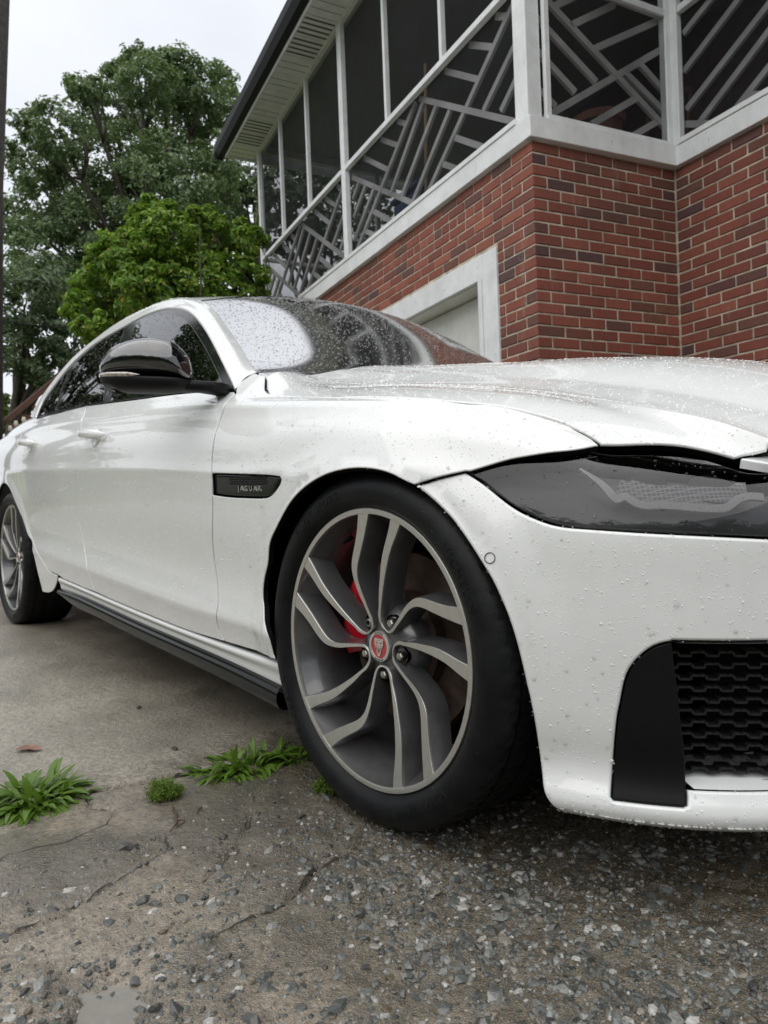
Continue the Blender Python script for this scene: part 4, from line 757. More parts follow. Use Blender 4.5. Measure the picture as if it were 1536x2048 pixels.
def panel(name,sf,loops,m,parent,gap=.0019,r=.0024,depth=.012,dark=True,cell=.014,off=0.,mirror=True,step=.008,label=None):
    L=prep_loops(loops,step); L=[inset(sf,p,gap) for p in L]; Lr=[inset(sf,p,r) for p in L]
    lo=np.min(Lr[0],0);hi=np.max(Lr[0],0)
    g=np.stack(np.meshgrid(np.arange(lo[0],hi[0],cell),np.arange(lo[1],hi[1],cell),indexing='ij'),-1).reshape(-1,2)
    ok=inside(Lr[0],g)
    for h in Lr[1:]: ok&=~inside(h,g)
    g=g[ok]; allb=np.concatenate(Lr)
    md=np.full(len(g),9.)
    for i in range(0,len(g),4000): md[i:i+4000]=np.sqrt(((g[i:i+4000,None]-allb[None])**2).sum(2).min(1))
    g=g[md>.4*cell]
    V2=np.concatenate([allb,g]); ed=[];k=0
    for p in Lr:
        n=len(p); ed+=[(k+i,k+(i+1)%n) for i in range(n)]; k+=n
    res=geometry.delaunay_2d_cdt([Vector(v) for v in V2],ed,[],0,1e-6,True)
    uv=np.array([tuple(v) for v in res[0]]); F=np.array([f for f in res[2]]); c=uv[F].mean(1)
    ok=inside(Lr[0],c)
    for h in Lr[1:]: ok&=~inside(h,c)
    F=F[ok]; om={}
    for i,ov in enumerate(res[3]):
        for j in ov: om[j]=i
    P=sf.ev(uv); n,_,_=sf.nrm(uv)
    # outward orientation
    sg=1 if np.mean((n*(P-np.array([P[:,0].mean()-.3,0,.45]))).sum(1))>0 else -1
    V=list(P+n*sg*off); Nn=list(n*sg); faces=[tuple(f) if sg>0 else tuple(f[::-1]) for f in F]
    k=0; nf0=len(faces); fm_=[]
    for p in Lr:
        P0,n0,_,_,O=loop_frame(sf,p); n0=n0*sg; nn=len(p); ring=[om[k+i] for i in range(nn)]; k+=nn
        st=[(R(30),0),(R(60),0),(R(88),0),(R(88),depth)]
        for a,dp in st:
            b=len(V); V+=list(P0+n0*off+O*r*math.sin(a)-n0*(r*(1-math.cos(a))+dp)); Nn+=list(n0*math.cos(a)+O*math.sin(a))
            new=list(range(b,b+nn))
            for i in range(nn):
                j=(i+1)%nn; f=(ring[i],new[i],new[j],ring[j]); faces.append(f if sg>0 else f[::-1]); fm_.append(1 if dp>0 and dark else 0)  # dark flange colour stands in for shade inside the shut lines
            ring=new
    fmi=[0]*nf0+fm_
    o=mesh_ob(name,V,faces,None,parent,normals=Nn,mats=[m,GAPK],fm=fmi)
    if label: o['label']=label
    if mirror:
        V=np.array(V)*[1,-1,1]; Nn=np.array(Nn)*[1,-1,1]
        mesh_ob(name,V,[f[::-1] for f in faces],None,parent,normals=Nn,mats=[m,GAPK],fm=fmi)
    return o
def scatter(sf,loops,n,rng,step=.02):
    L=prep_loops(loops,step); lo=L[0].min(0);hi=L[0].max(0); out=[]
    while sum(map(len,out))<n:
        q=lo+(hi-lo)*rng.random((n,2)); ok=inside(L[0],q)
        for h in L[1:]: ok&=~inside(h,q)
        out.append(q[ok])
    q=np.concatenate(out)[:n]; P=sf.ev(q); nn,_,_=sf.nrm(q)
    sg=1 if np.mean((nn*(P-np.array([P[:,0].mean()-.3,0,.45]))).sum(1))>0 else -1
    return P,nn*sg
def loft(name,Rows,m,parent,mirror=False,res=(60,24),flip=False,closed=False,sm=True):
    """smooth surface through a grid of points (stations x rows)"""
    sf=Surf(Rows); u=np.linspace(0,sf.tu[-1],res[0]);v=np.linspace(0,sf.tv[-1],res[1])
    q=np.stack(np.meshgrid(u,v,indexing='ij'),-1).reshape(-1,2); P=sf.ev(q); n,_,_=sf.nrm(q); b=res[1]
    F=[(i*b+j,(i+1)*b+j,(i+1)*b+j+1,i*b+j+1) for i in range(res[0]-1) for j in range(b-1)]
    if flip: F=[f[::-1] for f in F]; n=-n
    o=mesh_ob(name,P,F,m,parent,normals=n)
    if mirror: mesh_ob(name,P*[1,-1,1],[f[::-1] for f in F],m,parent,normals=n*[1,-1,1])
    o_sf=sf
    return o,sf
# ---- car materials
def paint_mat():
    t=NT('white_car_paint'); f=t.noise(30,3); t.set('Base Color',t.mix(t.ramp(f,[(.35,0.),(.65,1.)]),(.75,.765,.755),(.77,.785,.775)))
    t.set('Roughness',.38).set('Coat Weight',1.).set('Coat Roughness',.035).set('Coat IOR',1.5).set('Specular IOR Level',.45)
    return t.m
PAINT=paint_mat()
GLOSSK=simple('gloss_black_trim',(.005,.005,.006),.10,coat=0,spec=.5)
SATINK=simple('satin_black_plastic',(.006,.006,.007),.50,spec=.18,bump=.10,bscale=900)
GAPK=simple('inner_body_gap_shade',(.006,.006,.006),.9,spec=.1)  # inner body, and the gap shade painted onto panel flanges
RUBBER=simple('tyre_rubber',(.0065,.007,.0075),.46,spec=.18,var=.45,vscale=26,bump=.25,bscale=260)
ALU=simple('machined_alloy',(.60,.59,.55),.40,metal=1,var=.05,vscale=90,bump=.05,bscale=400)
WGREY=simple('grey_wheel_paint',(.12,.12,.123),.34,metal=.5,coat=.9,coat_rough=.06,var=.1,vscale=60)
REDP=simple('red_caliper_paint',(.62,.012,.03),.35,coat=.6)
CHROME=simple('chrome',(.75,.75,.74),.12,metal=1)
DISC=simple('brake_disc_iron',(.09,.062,.048),.55,metal=.6,var=.4,vscale=40)
BOLT=simple('bolt_steel',(.45,.43,.38),.28,metal=1)
SILVERB=simple('badge_silver',(.62,.61,.57),.3,metal=.8)
REDB=simple('badge_red',(.36,.006,.014),.3,coat=1)
def glass_mat(name,tint,ior=1.5,gc=1.,rg=.015):
    t=NT(name); t.n.remove(t.p)
    tr=t.n.new('ShaderNodeBsdfTransparent'); tr.inputs[0].default_value=(*tint,1)
    gl=t.n.new('ShaderNodeBsdfGlossy'); gl.inputs['Roughness'].default_value=rg; gl.inputs['Color'].default_value=(gc,gc,gc,1)
    fr=t.n.new('ShaderNodeFresnel'); fr.inputs['IOR'].default_value=ior
    mx=t.n.new('ShaderNodeMixShader'); t.l.new(fr.outputs[0],mx.inputs[0]); t.l.new(tr.outputs[0],mx.inputs[1]); t.l.new(gl.outputs[0],mx.inputs[2]); t.l.new(mx.outputs[0],t.o.inputs[0])
    return t.m
GLASS=glass_mat('tinted_window_glass',(.03,.032,.034),1.75)
WSHIELD=glass_mat('windscreen_glass',(.26,.28,.27),1.7,.80,.11)
LENS=glass_mat('smoked_lamp_lens',(.50,.50,.51),1.5)
PIANO=simple('piano_black_paint',(.005,.005,.006),.05,coat=1,spec=1.)
WATER=glass_mat('water_drop',(.97,.97,.97),1.33)
def bead_mat():
    t=NT('rain_bead'); t.n.remove(t.p); tr=t.n.new('ShaderNodeBsdfTransparent'); df=t.n.new('ShaderNodeBsdfDiffuse'); df.inputs[0].default_value=(.95,.96,.95,1); gl=t.n.new('ShaderNodeBsdfGlossy'); gl.inputs['Roughness'].default_value=.03
    a=t.n.new('ShaderNodeMixShader'); a.inputs[0].default_value=.42; t.l.new(tr.outputs[0],a.inputs[1]); t.l.new(df.outputs[0],a.inputs[2]); b=t.n.new('ShaderNodeMixShader'); b.inputs[0].default_value=.04; t.l.new(a.outputs[0],b.inputs[1]); t.l.new(gl.outputs[0],b.inputs[2]); t.l.new(b.outputs[0],t.o.inputs[0]); return t.m  # white diffuse share imitates the light a drop would focus
BEAD=bead_mat()
car=empty('car',(0,0,0),'white wet saloon car with grey five-pair-spoke alloy wheels parked on the driveway','car')
# ---- body panels
panel('front_fender',S_,[D['front_fender'],D['fender_vent']],PAINT,car)
panel('front_door',S_,[D['front_door']],PAINT,car)
panel('rear_door',S_,[D['rear_door']],PAINT,car)
panel('rear_quarter_panel',S_,[D['rear_quarter']],PAINT,car)
vent=panel('fender_vent',S_,[D['fender_vent']],GLOSSK,car,gap=.001,r=.004,off=-.006,cell=.01)
bump_loops=[D['bumper'],D['opening']]
panel('front_bumper',N_,bump_loops,PAINT,car,r=.005,depth=.022,dark=False)
panel('bumper_blade',N_,[D['blade']],SATINK,car,gap=.0008,r=.003,off=-.004,depth=.05,cell=.012)
panel('headlight_lens',N_,[D['lens']],LENS,car,gap=.0012,r=.002,depth=.004,off=-.003,cell=.012)
# hood
VT=float(H_.tv[-1]); b_=D['bonnet']; UE=float(H_.tu[-1])
mir=lambda sg:[[p[0],VT-p[1]] for p in sg][::-1]
front_=[b_[3][-1],[UE-.004,.30],[UE-.004,VT/2],[UE-.004,VT-.30],[b_[3][-1][0],VT-b_[3][-1][1]]]
BON=[b_[0],b_[1],b_[2],b_[3],front_[:2],front_[1:4],front_[3:],mir(b_[3]),mir(b_[2]),mir(b_[1]),mir(b_[0]),[[.0,VT],[.0,VT/2],[.0,0.]]]
panel('bonnet',H_,[BON],PAINT,car,gap=.0018,r=.004,depth=.014,cell=.016,mirror=False,step=.01)
# ---- sills and black side skirts
def strip(name,pts_rows,m,mirror=True,n=60):
    Rr=np.array(pts_rows,float).transpose(1,0,2); return loft(name,Rr,m,car,mirror=mirror,res=(n,16))
SKIRTK=simple('skirt_black',(.006,.007,.006),.14,spec=.28)
xs=np.linspace(-2.12,-.335,9)
r1w=natint(XK,WK['R1'],xs);r1z=natint(XK,ZK['R1'],xs); r0z=np.interp(xs,[-2.1,-1.93,-1.68,-1.23,-.71,-.42,-.34],[.257,.258,.250,.231,.215,.203,.197])
strip('sill',[[(x,-w+.016,z-.002) for x,w,z in zip(xs,r1w,r1z)],[(x,-w+.003,z-.003) for x,w,z in zip(xs,r1w,r1z)],[(x,-w-.001,z-.010) for x,w,z in zip(xs,r1w,r1z)],[(x,-w+.006,.5*(z+z0)) for x,w,z,z0 in zip(xs,r1w,r1z,r0z)],[(x,-w+.012,z0) for x,w,z0 in zip(xs,r1w,r0z)],[(x,-w+.05,z0-.004) for x,w,z0 in zip(xs,r1w,r0z)]],PAINT)
tp=np.clip(np.minimum((xs+2.16)/.22,1),.12,1)**.6
strip('side_skirt',[[(x,-w+.035,z0+.006) for x,w,z0 in zip(xs,r1w,r0z)],[(x,-w+.0,z0-.002*t) for x,w,z0,t in zip(xs,r1w,r0z,tp)],[(x,-w-.008,z0-.024*t) for x,w,z0,t in zip(xs,r1w,r0z,tp)],[(x,-w-.002,z0-.044*t) for x,w,z0,t in zip(xs,r1w,r0z,tp)],[(x,-w+.06,z0-.046*t) for x,w,z0,t in zip(xs,r1w,r0z,tp)]],SKIRTK)
# ---- greenhouse
DP=np.array(D['DP']);EP=np.array(D['EP'])
mid=.5*(DP+EP); nn=np.cross(np.gradient(mid,axis=0),EP-DP); nn/=np.linalg.norm(nn,axis=1)[:,None]; nn*=np.sign((nn*np.array([0,-1,.6])).sum(1))[:,None]
inn=DP-.012*nn+.010*(DP-EP)/np.linalg.norm(DP-EP,axis=1)[:,None]*0
pil=np.array([inn,DP+.001*nn,DP+(EP-DP)*.12+.006*nn,mid+.013*nn,EP-(EP-DP)*.12+.006*nn,EP,EP-.012*nn]).transpose(1,0,2)
loft('roof_pillar',pil,PAINT,car,mirror=True,res=(110,26),flip=False)
panel('window_trim',G_,[D['dlo']],GLOSSK,car,gap=.0005,r=.003,off=-.001,depth=.01,cell=.03)
panel('front_window',G_,[D['front_window']],GLASS,car,gap=.0,r=.001,off=.0015,depth=.002,cell=.03)
panel('rear_window',G_,[D['rear_window']],GLASS,car,gap=.0,r=.001,off=.0015,depth=.002,cell=.03)
panel('quarter_window',G_,[D['quarter_window']],GLASS,car,gap=.0,r=.001,off=.0015,depth=.002,cell=.03)
# windscreen and roof between the pillars
def cross(E,C,s):   # point at fraction s (-1..1) of half width
    return np.array([C[0]+(E[0]-C[0])*s*s,(E[1])*abs(s)*(1 if s>0 else -1),C[2]+(E[2]-C[2])*s*s])
Cw=np.stack([np.interp(np.linspace(0,1,7),[0,1],[-.575,-1.335]),np.zeros(7),1.0+.43*np.sin(np.linspace(0,1,7)*1.25)/math.sin(1.25)],1)
ss=np.linspace(1,-1,9)
wr=[[cross(EP[i]-[0,0,.003],Cw[i],s) for s in ss] for i in range(7)]; wr=[list(np.array(wr[0])*1.6-np.array(wr[1])*.6-[0,0,.012])]+wr
ws,WS_=loft('windscreen',wr,WSHIELD,car,res=(46,50))
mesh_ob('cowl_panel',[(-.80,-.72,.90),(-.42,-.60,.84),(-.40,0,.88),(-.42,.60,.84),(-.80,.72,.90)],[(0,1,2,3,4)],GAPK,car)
xr=EP[6:,0]; zc=np.interp(xr,[-4,-3.1,-2.9,-2.7,-2.5,-2.2,-1.9,-1.6,-1.45,-1.33][0:],[1.1,1.17,1.25,1.32,1.39,1.45,1.475,1.463,1.447,1.428])
xc=np.interp(xr,[-3.2,-1.355],[-3.2,-1.335])
_,RF_=loft('roof',[[cross(EP[i],(xc[i-6],0,zc[i-6]),s) for s in ss] for i in range(6,13)],PAINT,car,res=(40,50))
loft('rear_screen',[[cross(EP[i],(xc[i-6],0,zc[i-6]),s) for s in ss] for i in range(12,18)],GLASS,car,res=(24,40))
# boot, tail and far parts
bx=np.array([-2.85,-3.1,-3.4,-3.7,-3.95]); r7w=natint(XK,WK['R7'],bx);r7z=natint(XK,ZK['R7'],bx)
loft('boot_lid',[[cross((x,-w,z),(x-.02,0,z+.045),s) for s in ss] for x,w,z in zip(bx,r7w,r7z)],PAINT,car,res=(24,40))
tl=[]
for z,xo in ((1.02,0),(.95,-.04),(.8,-.07),(.62,-.10),(.5,-.09),(.34,-.02)):
    tl.append([cross((-3.95,-float(np.interp(z,[.34,.5,.79,.965,1.02],[.81,.80,.82,.77,.66])),z),(-4.06+xo,0,z),s) for s in ss])
loft('rear_bumper',tl,PAINT,car,res=(24,40))
# ---- inner body so gaps and arches read dark
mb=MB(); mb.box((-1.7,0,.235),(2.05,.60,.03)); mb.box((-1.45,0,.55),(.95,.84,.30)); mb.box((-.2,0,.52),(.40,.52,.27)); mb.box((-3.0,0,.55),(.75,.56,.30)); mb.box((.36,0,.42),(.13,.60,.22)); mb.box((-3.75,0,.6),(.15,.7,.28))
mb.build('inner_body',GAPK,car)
mb=MB(); mb.box((-.62,0,.90),(.10,.66,.05)); 
mb.build('dashboard',SATINK,car)
def seat(x,y):
    m=MB(); m.box((x,y,.62),(.26,.24,.08),bev=.04); m.box((x-.27,y,.92),(.07,.23,.32),((.97,0,.24),(0,1,0),(-.24,0,.97)),bev=.04); m.box((x-.36,y,1.27),(.05,.13,.09),bev=.03); m.build('seat',SATINK,car,auto=40)
for x,y in ((-1.45,-.38),(-1.45,.38),(-2.35,-.36),(-2.35,.36)): seat(x,y)
def arch_liner(x0,side):
    V=[];F=[];n=40;rr=.395
    prof=[(.378,.80),(.388,.79),(rr,.76),(rr,.58),(.0,.58)]
    for k in range(n+1):
        a=R(-28+236*k/n)
        for r,w in prof: V.append((x0+r*math.cos(a),-w*side,.345+r*math.sin(a)))
    m=len(prof)
    for k in range(n):
        for i in range(m-1): F.append((k*m+i,k*m+i+1,(k+1)*m+i+1,(k+1)*m+i))
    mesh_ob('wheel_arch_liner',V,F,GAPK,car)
for x0 in (0,-2.96):
    for sd_ in (1,-1): arch_liner(x0,sd_)
# ---- headlamp insides
def hexmesh_mat():
    t=NT('lamp_hex_reflector'); v=t.n.new('ShaderNodeTexVoronoi'); v.feature='DISTANCE_TO_EDGE'; v.inputs['Scale'].default_value=150; v.inputs['Randomness'].default_value=.0
    t.l.new(t.scaled(t.obj(),(1,1,1.15),rot=(0,0,.75)),v.inputs['Vector'])
    t.set('Base Color',t.mix(t.ramp(v.outputs['Distance'],[(.02,1.),(.14,0.)]),(.15,.15,.152),(.46,.445,.445))).set('Roughness',.4).set('Metallic',.5)
    return t.m
HEXM=hexmesh_mat(); DRLM=simple('light_guide',(.92,.90,.90),.35,var=.25,vscale=500)
LAMPK=simple('lamp_housing_dark',(.17,.17,.175),.35,spec=.5)
hs=panel('headlight_housing',N_,[D['lens']],LAMPK,car,gap=.003,r=.002,depth=.002,off=-.045,cell=.02)
def drl_strip(sgn):
    p=densify(D['drl'],.006); 
    if np.hypot(*(p[0]-p[-1]))<.01: p=p[:-1]
    P=N_.ev(p);n,a,b=N_.nrm(p); n*=np.sign((n*(P-[0,0,.4])).sum(1))[:,None]; P=P-n*.012
    up=np.cross(np.gradient(P,axis=0),n); up/=np.linalg.norm(up,axis=1)[:,None]; up*=np.sign(up[:,2:3].mean())
    k=np.linspace(0,1,len(P)); hw=(.002+.004*np.minimum(1,k*4))[:,None]*1.0
    V=np.concatenate([P-up*hw,P+up*hw,P+up*hw-n*.006,P-up*hw-n*.006])*[1,sgn,1]; m=len(P); F=[]
    for i in range(m-1):
        for q in range(4): F.append((q*m+i,((q+1)%4)*m+i,((q+1)%4)*m+i+1,q*m+i+1))
    mesh_ob('light_guide',V,F,DRLM,car,smooth=False)
    # hexagon reflector bowls above the guide
    sel=p[(k>.25)&(k<.95)]; top=sel-np.array([0,1])*np.minimum(.055,sel[:,1:2]*.62)
    Q=np.concatenate([sel-[0,.004],top]); PP=N_.ev(Q); nq,_,_=N_.nrm(Q); nq*=np.sign((nq*(PP-[0,0,.4])).sum(1))[:,None]; PP=(PP-nq*.026)*[1,sgn,1]; m=len(sel)
    mesh_ob('lamp_reflector',PP,[(i,i+1,m+i+1,m+i) for i in range(m-1)],HEXM,car)
    # projector bowls
    for uu,vv in ((.47,.075),(.575,.075)):
        c=N_.ev([[uu,vv]])[0]; nq=N_.nrm([[uu,vv]])[0][0]; nq*=np.sign((nq*(c-np.array([0,0,.4]))).sum()); c=c-nq*.034
        V,F=lathe([(.036,0),(.033,.012),(.024,.02),(.001,.022)],28); q=Vector((0,-1,0)).rotation_difference(Vector(nq)).to_matrix()
        V=[np.array(q@Vector(v))+c for v in V]; V=np.array(V)*[1,sgn,1]
        mesh_ob('projector_bowl',V,F,LAMPK,car)
for sg in (1,-1): drl_strip(sg)
# nose bridge between lamp and grille, upper grille
panel('nose_panel',N_,[[[(.6386,.0323),(.70,.002),(.759,-.026),(.85,-.045)],[(.85,-.045),(.90,.0),(.86,.06)],[(.86,.06),(.75,.072),(.672,.066),(.648,.050),(.6386,.0323)]]],PAINT,car,r=.003,off=.003,dark=False)
def grille_mesh(name,c0,u_,v_,nu,nv,cw,ch,parent,m):
    """stepped mesh of flattened hexagon cells with depth"""
    mb=MB(); u_=np.array(u_,float);v_=np.array(v_,float);u_/=np.linalg.norm(u_);v_/=np.linalg.norm(v_);w=np.cross(u_,v_); c0=np.array(c0,float)
    for j in range(nv):
        for i in range(nu):
            c=c0+u_*(i+.5*(j%2))*cw+v_*j*ch
            a,b=cw*.5,ch
            pts=[(-a*.95,b*.02),(-a*.55,b*.02),(-a*.35,-b*.30),(a*.42,-b*.30),(a*.5,b*.02),(a*1.05,b*.02)]
            P=[c+u_*x+v_*y for x,y in pts]
            for p,q in zip(P[:-1],P[1:]):
                t=q-p; L=np.linalg.norm(t); t/=L; nrm=np.cross(w,t); mb.box((p+q)/2-w*.010,(L/2+.001,.0016,.012),(t,nrm,w))
    return mb.build(name,m,parent)
GRK=simple('grille_plastic',(.014,.014,.015),.38,spec=.5)
# corner intake mesh, behind the blade, both sides
for sg in (1,-1):
    ob=grille_mesh('intake_grille',(.513,-.755*1,.185),(.70,.714,0),(0,0,1),9,13,.040,.0175,car,GRK)
    if sg<0: 
        ob.data.transform(Matrix.Scale(-1,4,(0,1,0))); ob.data.flip_normals()
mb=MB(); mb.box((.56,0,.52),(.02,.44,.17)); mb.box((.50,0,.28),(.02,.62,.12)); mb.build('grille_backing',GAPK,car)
og=grille_mesh('main_grille',(.735,-.36,.415),(.0,1,0),(-.22,0,1),10,13,.074,.0215,car,GRK)
def surround():
    us=[(1.09,.33),(1.06,.27),(1.035,.21),(1.022,.15),(1.02,.11),(.99,.085)]; lo=[(1.3576,.375),(1.28,.372),(1.20,.365),(1.14,.352)]
    q=np.array(lo+us); P=N_.ev(q); n=N_.nrm(q)[0]; n*=np.sign((n*(P-[0,0,.4])).sum(1))[:,None]; P=P-n*.002; P=np.concatenate([P,(P*[1,-1,1])[::-1][:]]) if False else P
    for sg in (1,-1):
        mb=MB(); mb.tube(P*[1,sg,1],.009,8); mb.build('grille_surround',SATINK,car,smooth=True)
surround()
# intake surround shelf under the mesh
def shelf(sg):
    P=densify([D['opening'][2]],.01); u0=P[:,0].min(); us=np.linspace(.556,.93,20); A=N_.ev(np.stack([us,np.full(20,.553)],1)); B=A*[.93,.94,1]-[.055,0,-.014]
    V=np.concatenate([A-[.004,0,.002],B])*[1,sg,1]; mesh_ob('intake_shelf',V,[(i,i+1,21+i,20+i) for i in range(19)],PAINT,car)
    us=np.linspace(.534,.93,20); A=N_.ev(np.stack([us,np.full(20,.337)],1)); B=A*[.93,.94,1]-[.045,0,.012]
    V=np.concatenate([A-[.004,0,0],B])*[1,sg,1]; mesh_ob('intake_hood',V,[(i,i+1,21+i,20+i) for i in range(19)],PAINT,car)
for sg in (1,-1): shelf(sg)
# park sensor ring
def ring(c,n,r0,r1,m,name,parent,off=.0008,seg=28,sg=1):
    q=Vector((0,-1,0)).rotation_difference(Vector(n)).to_matrix(); V,F=lathe([(r0,-off),(r0,-off-.0006),(r1,-off-.0006),(r1,-off)],seg)
    V=np.array([np.array(q@Vector(v))+c for v in V])*[1,sg,1]; return mesh_ob(name,V,F,m,parent,smooth=False)
c=N_.ev([D['sensor'][0]])[0]; n=N_.nrm([D['sensor'][0]])[0][0]; n*=np.sign((n*(c-np.array([0,0,.4]))).sum())
for sg in (1,-1): ring(c,n,.0078,.0091,SATINK,'park_sensor',car,sg=sg)
# ---- door handles
def handle(x,z,sg,L=.235):
    w=float(natint(XK,WK['R45'],[x])[0])+.004; n=26; V=[];F=[]
    sec=[(math.cos(a),math.sin(a)) for a in np.linspace(0,2*math.pi,17)[:-1]]
    for i in range(n+1):
        t=i/n*2-1; cx=x+t*L/2; e=max(.03,1-abs(t)**5)**.5; bow=.030*(max(0,1-t*t))**.45
        cy=-(w+bow); hz=.0170*e; hy=.0125*e
        for a,b in sec: V.append((cx,(cy+hy*a)*sg,z-.012*t+hz*(abs(b)**.75)*(1 if b>0 else -1)))
    m=len(sec)
    for i in range(n):
        for k in range(m): F.append((i*m+k,i*m+(k+1)%m,(i+1)*m+(k+1)%m,(i+1)*m+k))
    F+=[tuple(range(m)),tuple(range(n*m,(n+1)*m))]
    o=mesh_ob('door_handle',V,F,PAINT,car); bm=bmesh.new();bm.from_mesh(o.data);bmesh.ops.recalc_face_normals(bm,faces=bm.faces);bm.to_mesh(o.data);bm.free()
    # pressed finger cup with its rolled lip below the grip
    V=[];F=[];m=9;kk=30
    for j in range(m+1):
        rr=j/m; dd=.0005+.007*math.sin(min(1,rr*1.02)*math.pi)**2*(1 if rr>.5 else .6)
        for k in range(kk):
            a=2*math.pi*k/kk; V.append((x+.012+.050*rr*math.cos(a),-(w-.003+dd)*sg,z-.020+.040*rr*math.sin(a)))
    for j in range(m):
        for k in range(kk): F.append((j*kk+k,j*kk+(k+1)%kk,(j+1)*kk+(k+1)%kk,(j+1)*kk+k))
    o=mesh_ob('handle_cup',V,F,PAINT,car); bm=bmesh.new();bm.from_mesh(o.data);bmesh.ops.remove_doubles(bm,verts=bm.verts,dist=1e-6);bmesh.ops.recalc_face_normals(bm,faces=bm.faces);bm.to_mesh(o.data);bm.free()
for sg in (1,-1): handle(-1.50,.868,sg); handle(-2.42,.899,sg)
# ---- door mirror
def wing_mirror(sg):
    root=[]; a=np.array([-.185,-.158,.014]); L=np.linalg.norm(a); a/=L; dpt=np.array([a[1],-a[0],0.]); dpt/=np.linalg.norm(dpt); 
    if dpt[0]<0: dpt=-dpt   # forward
    c0=np.array([-.650,-.955,.938]); n=26; k=28
    def shell(name,z0,z1,m,off=0,bot=False):
        V=[];F=[]
        for i in range(n+1):
            t=i/n; e=(1-abs(2*t-1)**3.2)**.5; e=max(e,.03); c=c0+a*L*t*1.0
            top=z1*(.80+.30*math.sin(min(1,t*1.15)*math.pi)**.8)*min(1,.35+e*.75); dd=(.062*e+.004)
            for q in range(k):
                th=2*math.pi*q/k; x=math.cos(th); y=math.sin(th); x=abs(x)**.75*(1 if x>0 else -1); y=abs(y)**.8*(1 if y>0 else -1)
                zz=(y*.5+.5)*(top-z0)+z0; V.append((c+dpt*dd*x*(1-.25*max(0,y))+np.array([0,0,zz]))*[1,sg,1])
        for i in range(n):
            for q in range(k): F.append((i*k+q,i*k+(q+1)%k,(i+1)*k+(q+1)%k,(i+1)*k+q))
        F.append(tuple(range(k)));F.append(tuple(range(n*k,(n+1)*k)))
        o=mesh_ob(name,V,F,m,car); bm=bmesh.new();bm.from_mesh(o.data);bmesh.ops.recalc_face_normals(bm,faces=bm.faces);bm.to_mesh(o.data);bm.free(); return o
    shell('mirror_cap',.004,.098,PIANO)
    # lower housing and foot
    V=[];F=[]
    for i in range(n+1):
        t=i/n; e=max((1-abs(2*t-1)**3)**.5,.05); c=c0+a*L*t
        for q in range(k):
            th=2*math.pi*q/k; x=math.cos(th);y=math.sin(th); zz=(.002 if y>0 else -.004-.030*e*(-y)**.7*(1 if t<.8 else .8)); V.append((c+dpt*(.063*e+.003)*x+np.array([0,0,zz]))*[1,sg,1])
    for i in range(n):
        for q in range(k): F.append((i*k+q,i*k+(q+1)%k,(i+1)*k+(q+1)%k,(i+1)*k+q))
    o=mesh_ob('mirror_housing',V,F,SATINK,car); bm=bmesh.new();bm.from_mesh(o.data);bmesh.ops.recalc_face_normals(bm,faces=bm.faces);bm.to_mesh(o.data);bm.free()
    mb=MB()
    P=[(-.74,-1.02,.930),(-.69,-.965,.929),(-.662,-.915,.927),(-.66,-.875,.925),(-.69,-.83,.924)]
    V=[];F=[]
    for i,p in enumerate(P):
        hw=[.05,.042,.036,.034,.034][i]; hh=[.013,.014,.014,.016,.018][i]
        for q in range(12):
            th=2*math.pi*q/12; x=math.cos(th);y=math.sin(th); x=abs(x)**.6*(1 if x>0 else -1);y=abs(y)**.6*(1 if y>0 else -1); V.append((p[0]+hw*x,p[1]*sg,p[2]+hh*y))
    for i in range(4):
        for q in range(12): F.append((i*12+q,i*12+(q+1)%12,(i+1)*12+(q+1)%12,(i+1)*12+q))
    F.append(tuple(range(12)));F.append(tuple(range(48,60)))
    o=mesh_ob('mirror_foot',V,F,SATINK,car); bm=bmesh.new();bm.from_mesh(o.data);bmesh.ops.recalc_face_normals(bm,faces=bm.faces);bm.to_mesh(o.data);bm.free()
    # clear indicator strip
    V=[];F=[];m=16
    for i in range(m+1):
        t=.42+.57*i/m; e=max((1-abs(2*t-1)**3.2)**.5,.03); c=c0+a*L*t+dpt*(.067*e+.004)+np.array([0,0,.004]); hh=.0065*min(1,(i+.5)/4)
        V+=[(c+np.array([0,0,-hh*.6]))*[1,sg,1],(c+dpt*.003)*[1,sg,1],(c+np.array([0,0,hh]))*[1,sg,1]]
    for i in range(m):
        for q in range(2): F.append((i*3+q,i*3+q+1,(i+1)*3+q+1,(i+1)*3+q))
    mesh_ob('indicator_strip',V,F,INDIC,car)
INDIC=simple('clear_indicator',(.42,.38,.34),.12,metal=.3,coat=1,var=.5,vscale=120)
for sg in (1,-1): wing_mirror(sg)
# ---- wheels
WO=np.array([(.260,89.5),(.226,93.3),(.193,99.0),(.168,105.4),(.149,109.9),(.125,112.4),(.093,112.1),(.071,111.5),(.054,110.7),(.042,115.4),(.036,129.9),(.039,151.7),(.051,161.6),(.066,162.2),(.081,159.0),(.107,157.2),(.144,154.4),(.178,152.3),(.211,149.4),(.239,147.3),(.263,146.3)])
WI=np.array([(.260,95.7),(.231,98.7),(.206,103.1),(.185,108.5),(.166,113.2),(.145,116.0),(.120,117.5),(.093,117.3),(.067,117.6),(.052,118.7),(.0425,126.0),(.042,141.8),(.048,151.5),(.060,154.6),(.075,153.6),(.103,151.2),(.136,149.2),(.171,147.1),(.204,145.0),(.234,142.6),(.263,141.0)])
def pol(a): return np.stack([a[:,0]*np.cos(np.radians(a[:,1])),a[:,0]*np.sin(np.radians(a[:,1]))],1)
def resamp(p,n):
    t=np.arange(len(p),dtype=float); S=spl_mat(t); return spl_basis(t,S,np.linspace(0,len(p)-1,n))@p
def face_y(r): return .034*np.clip(1-r/.2715,0,1)
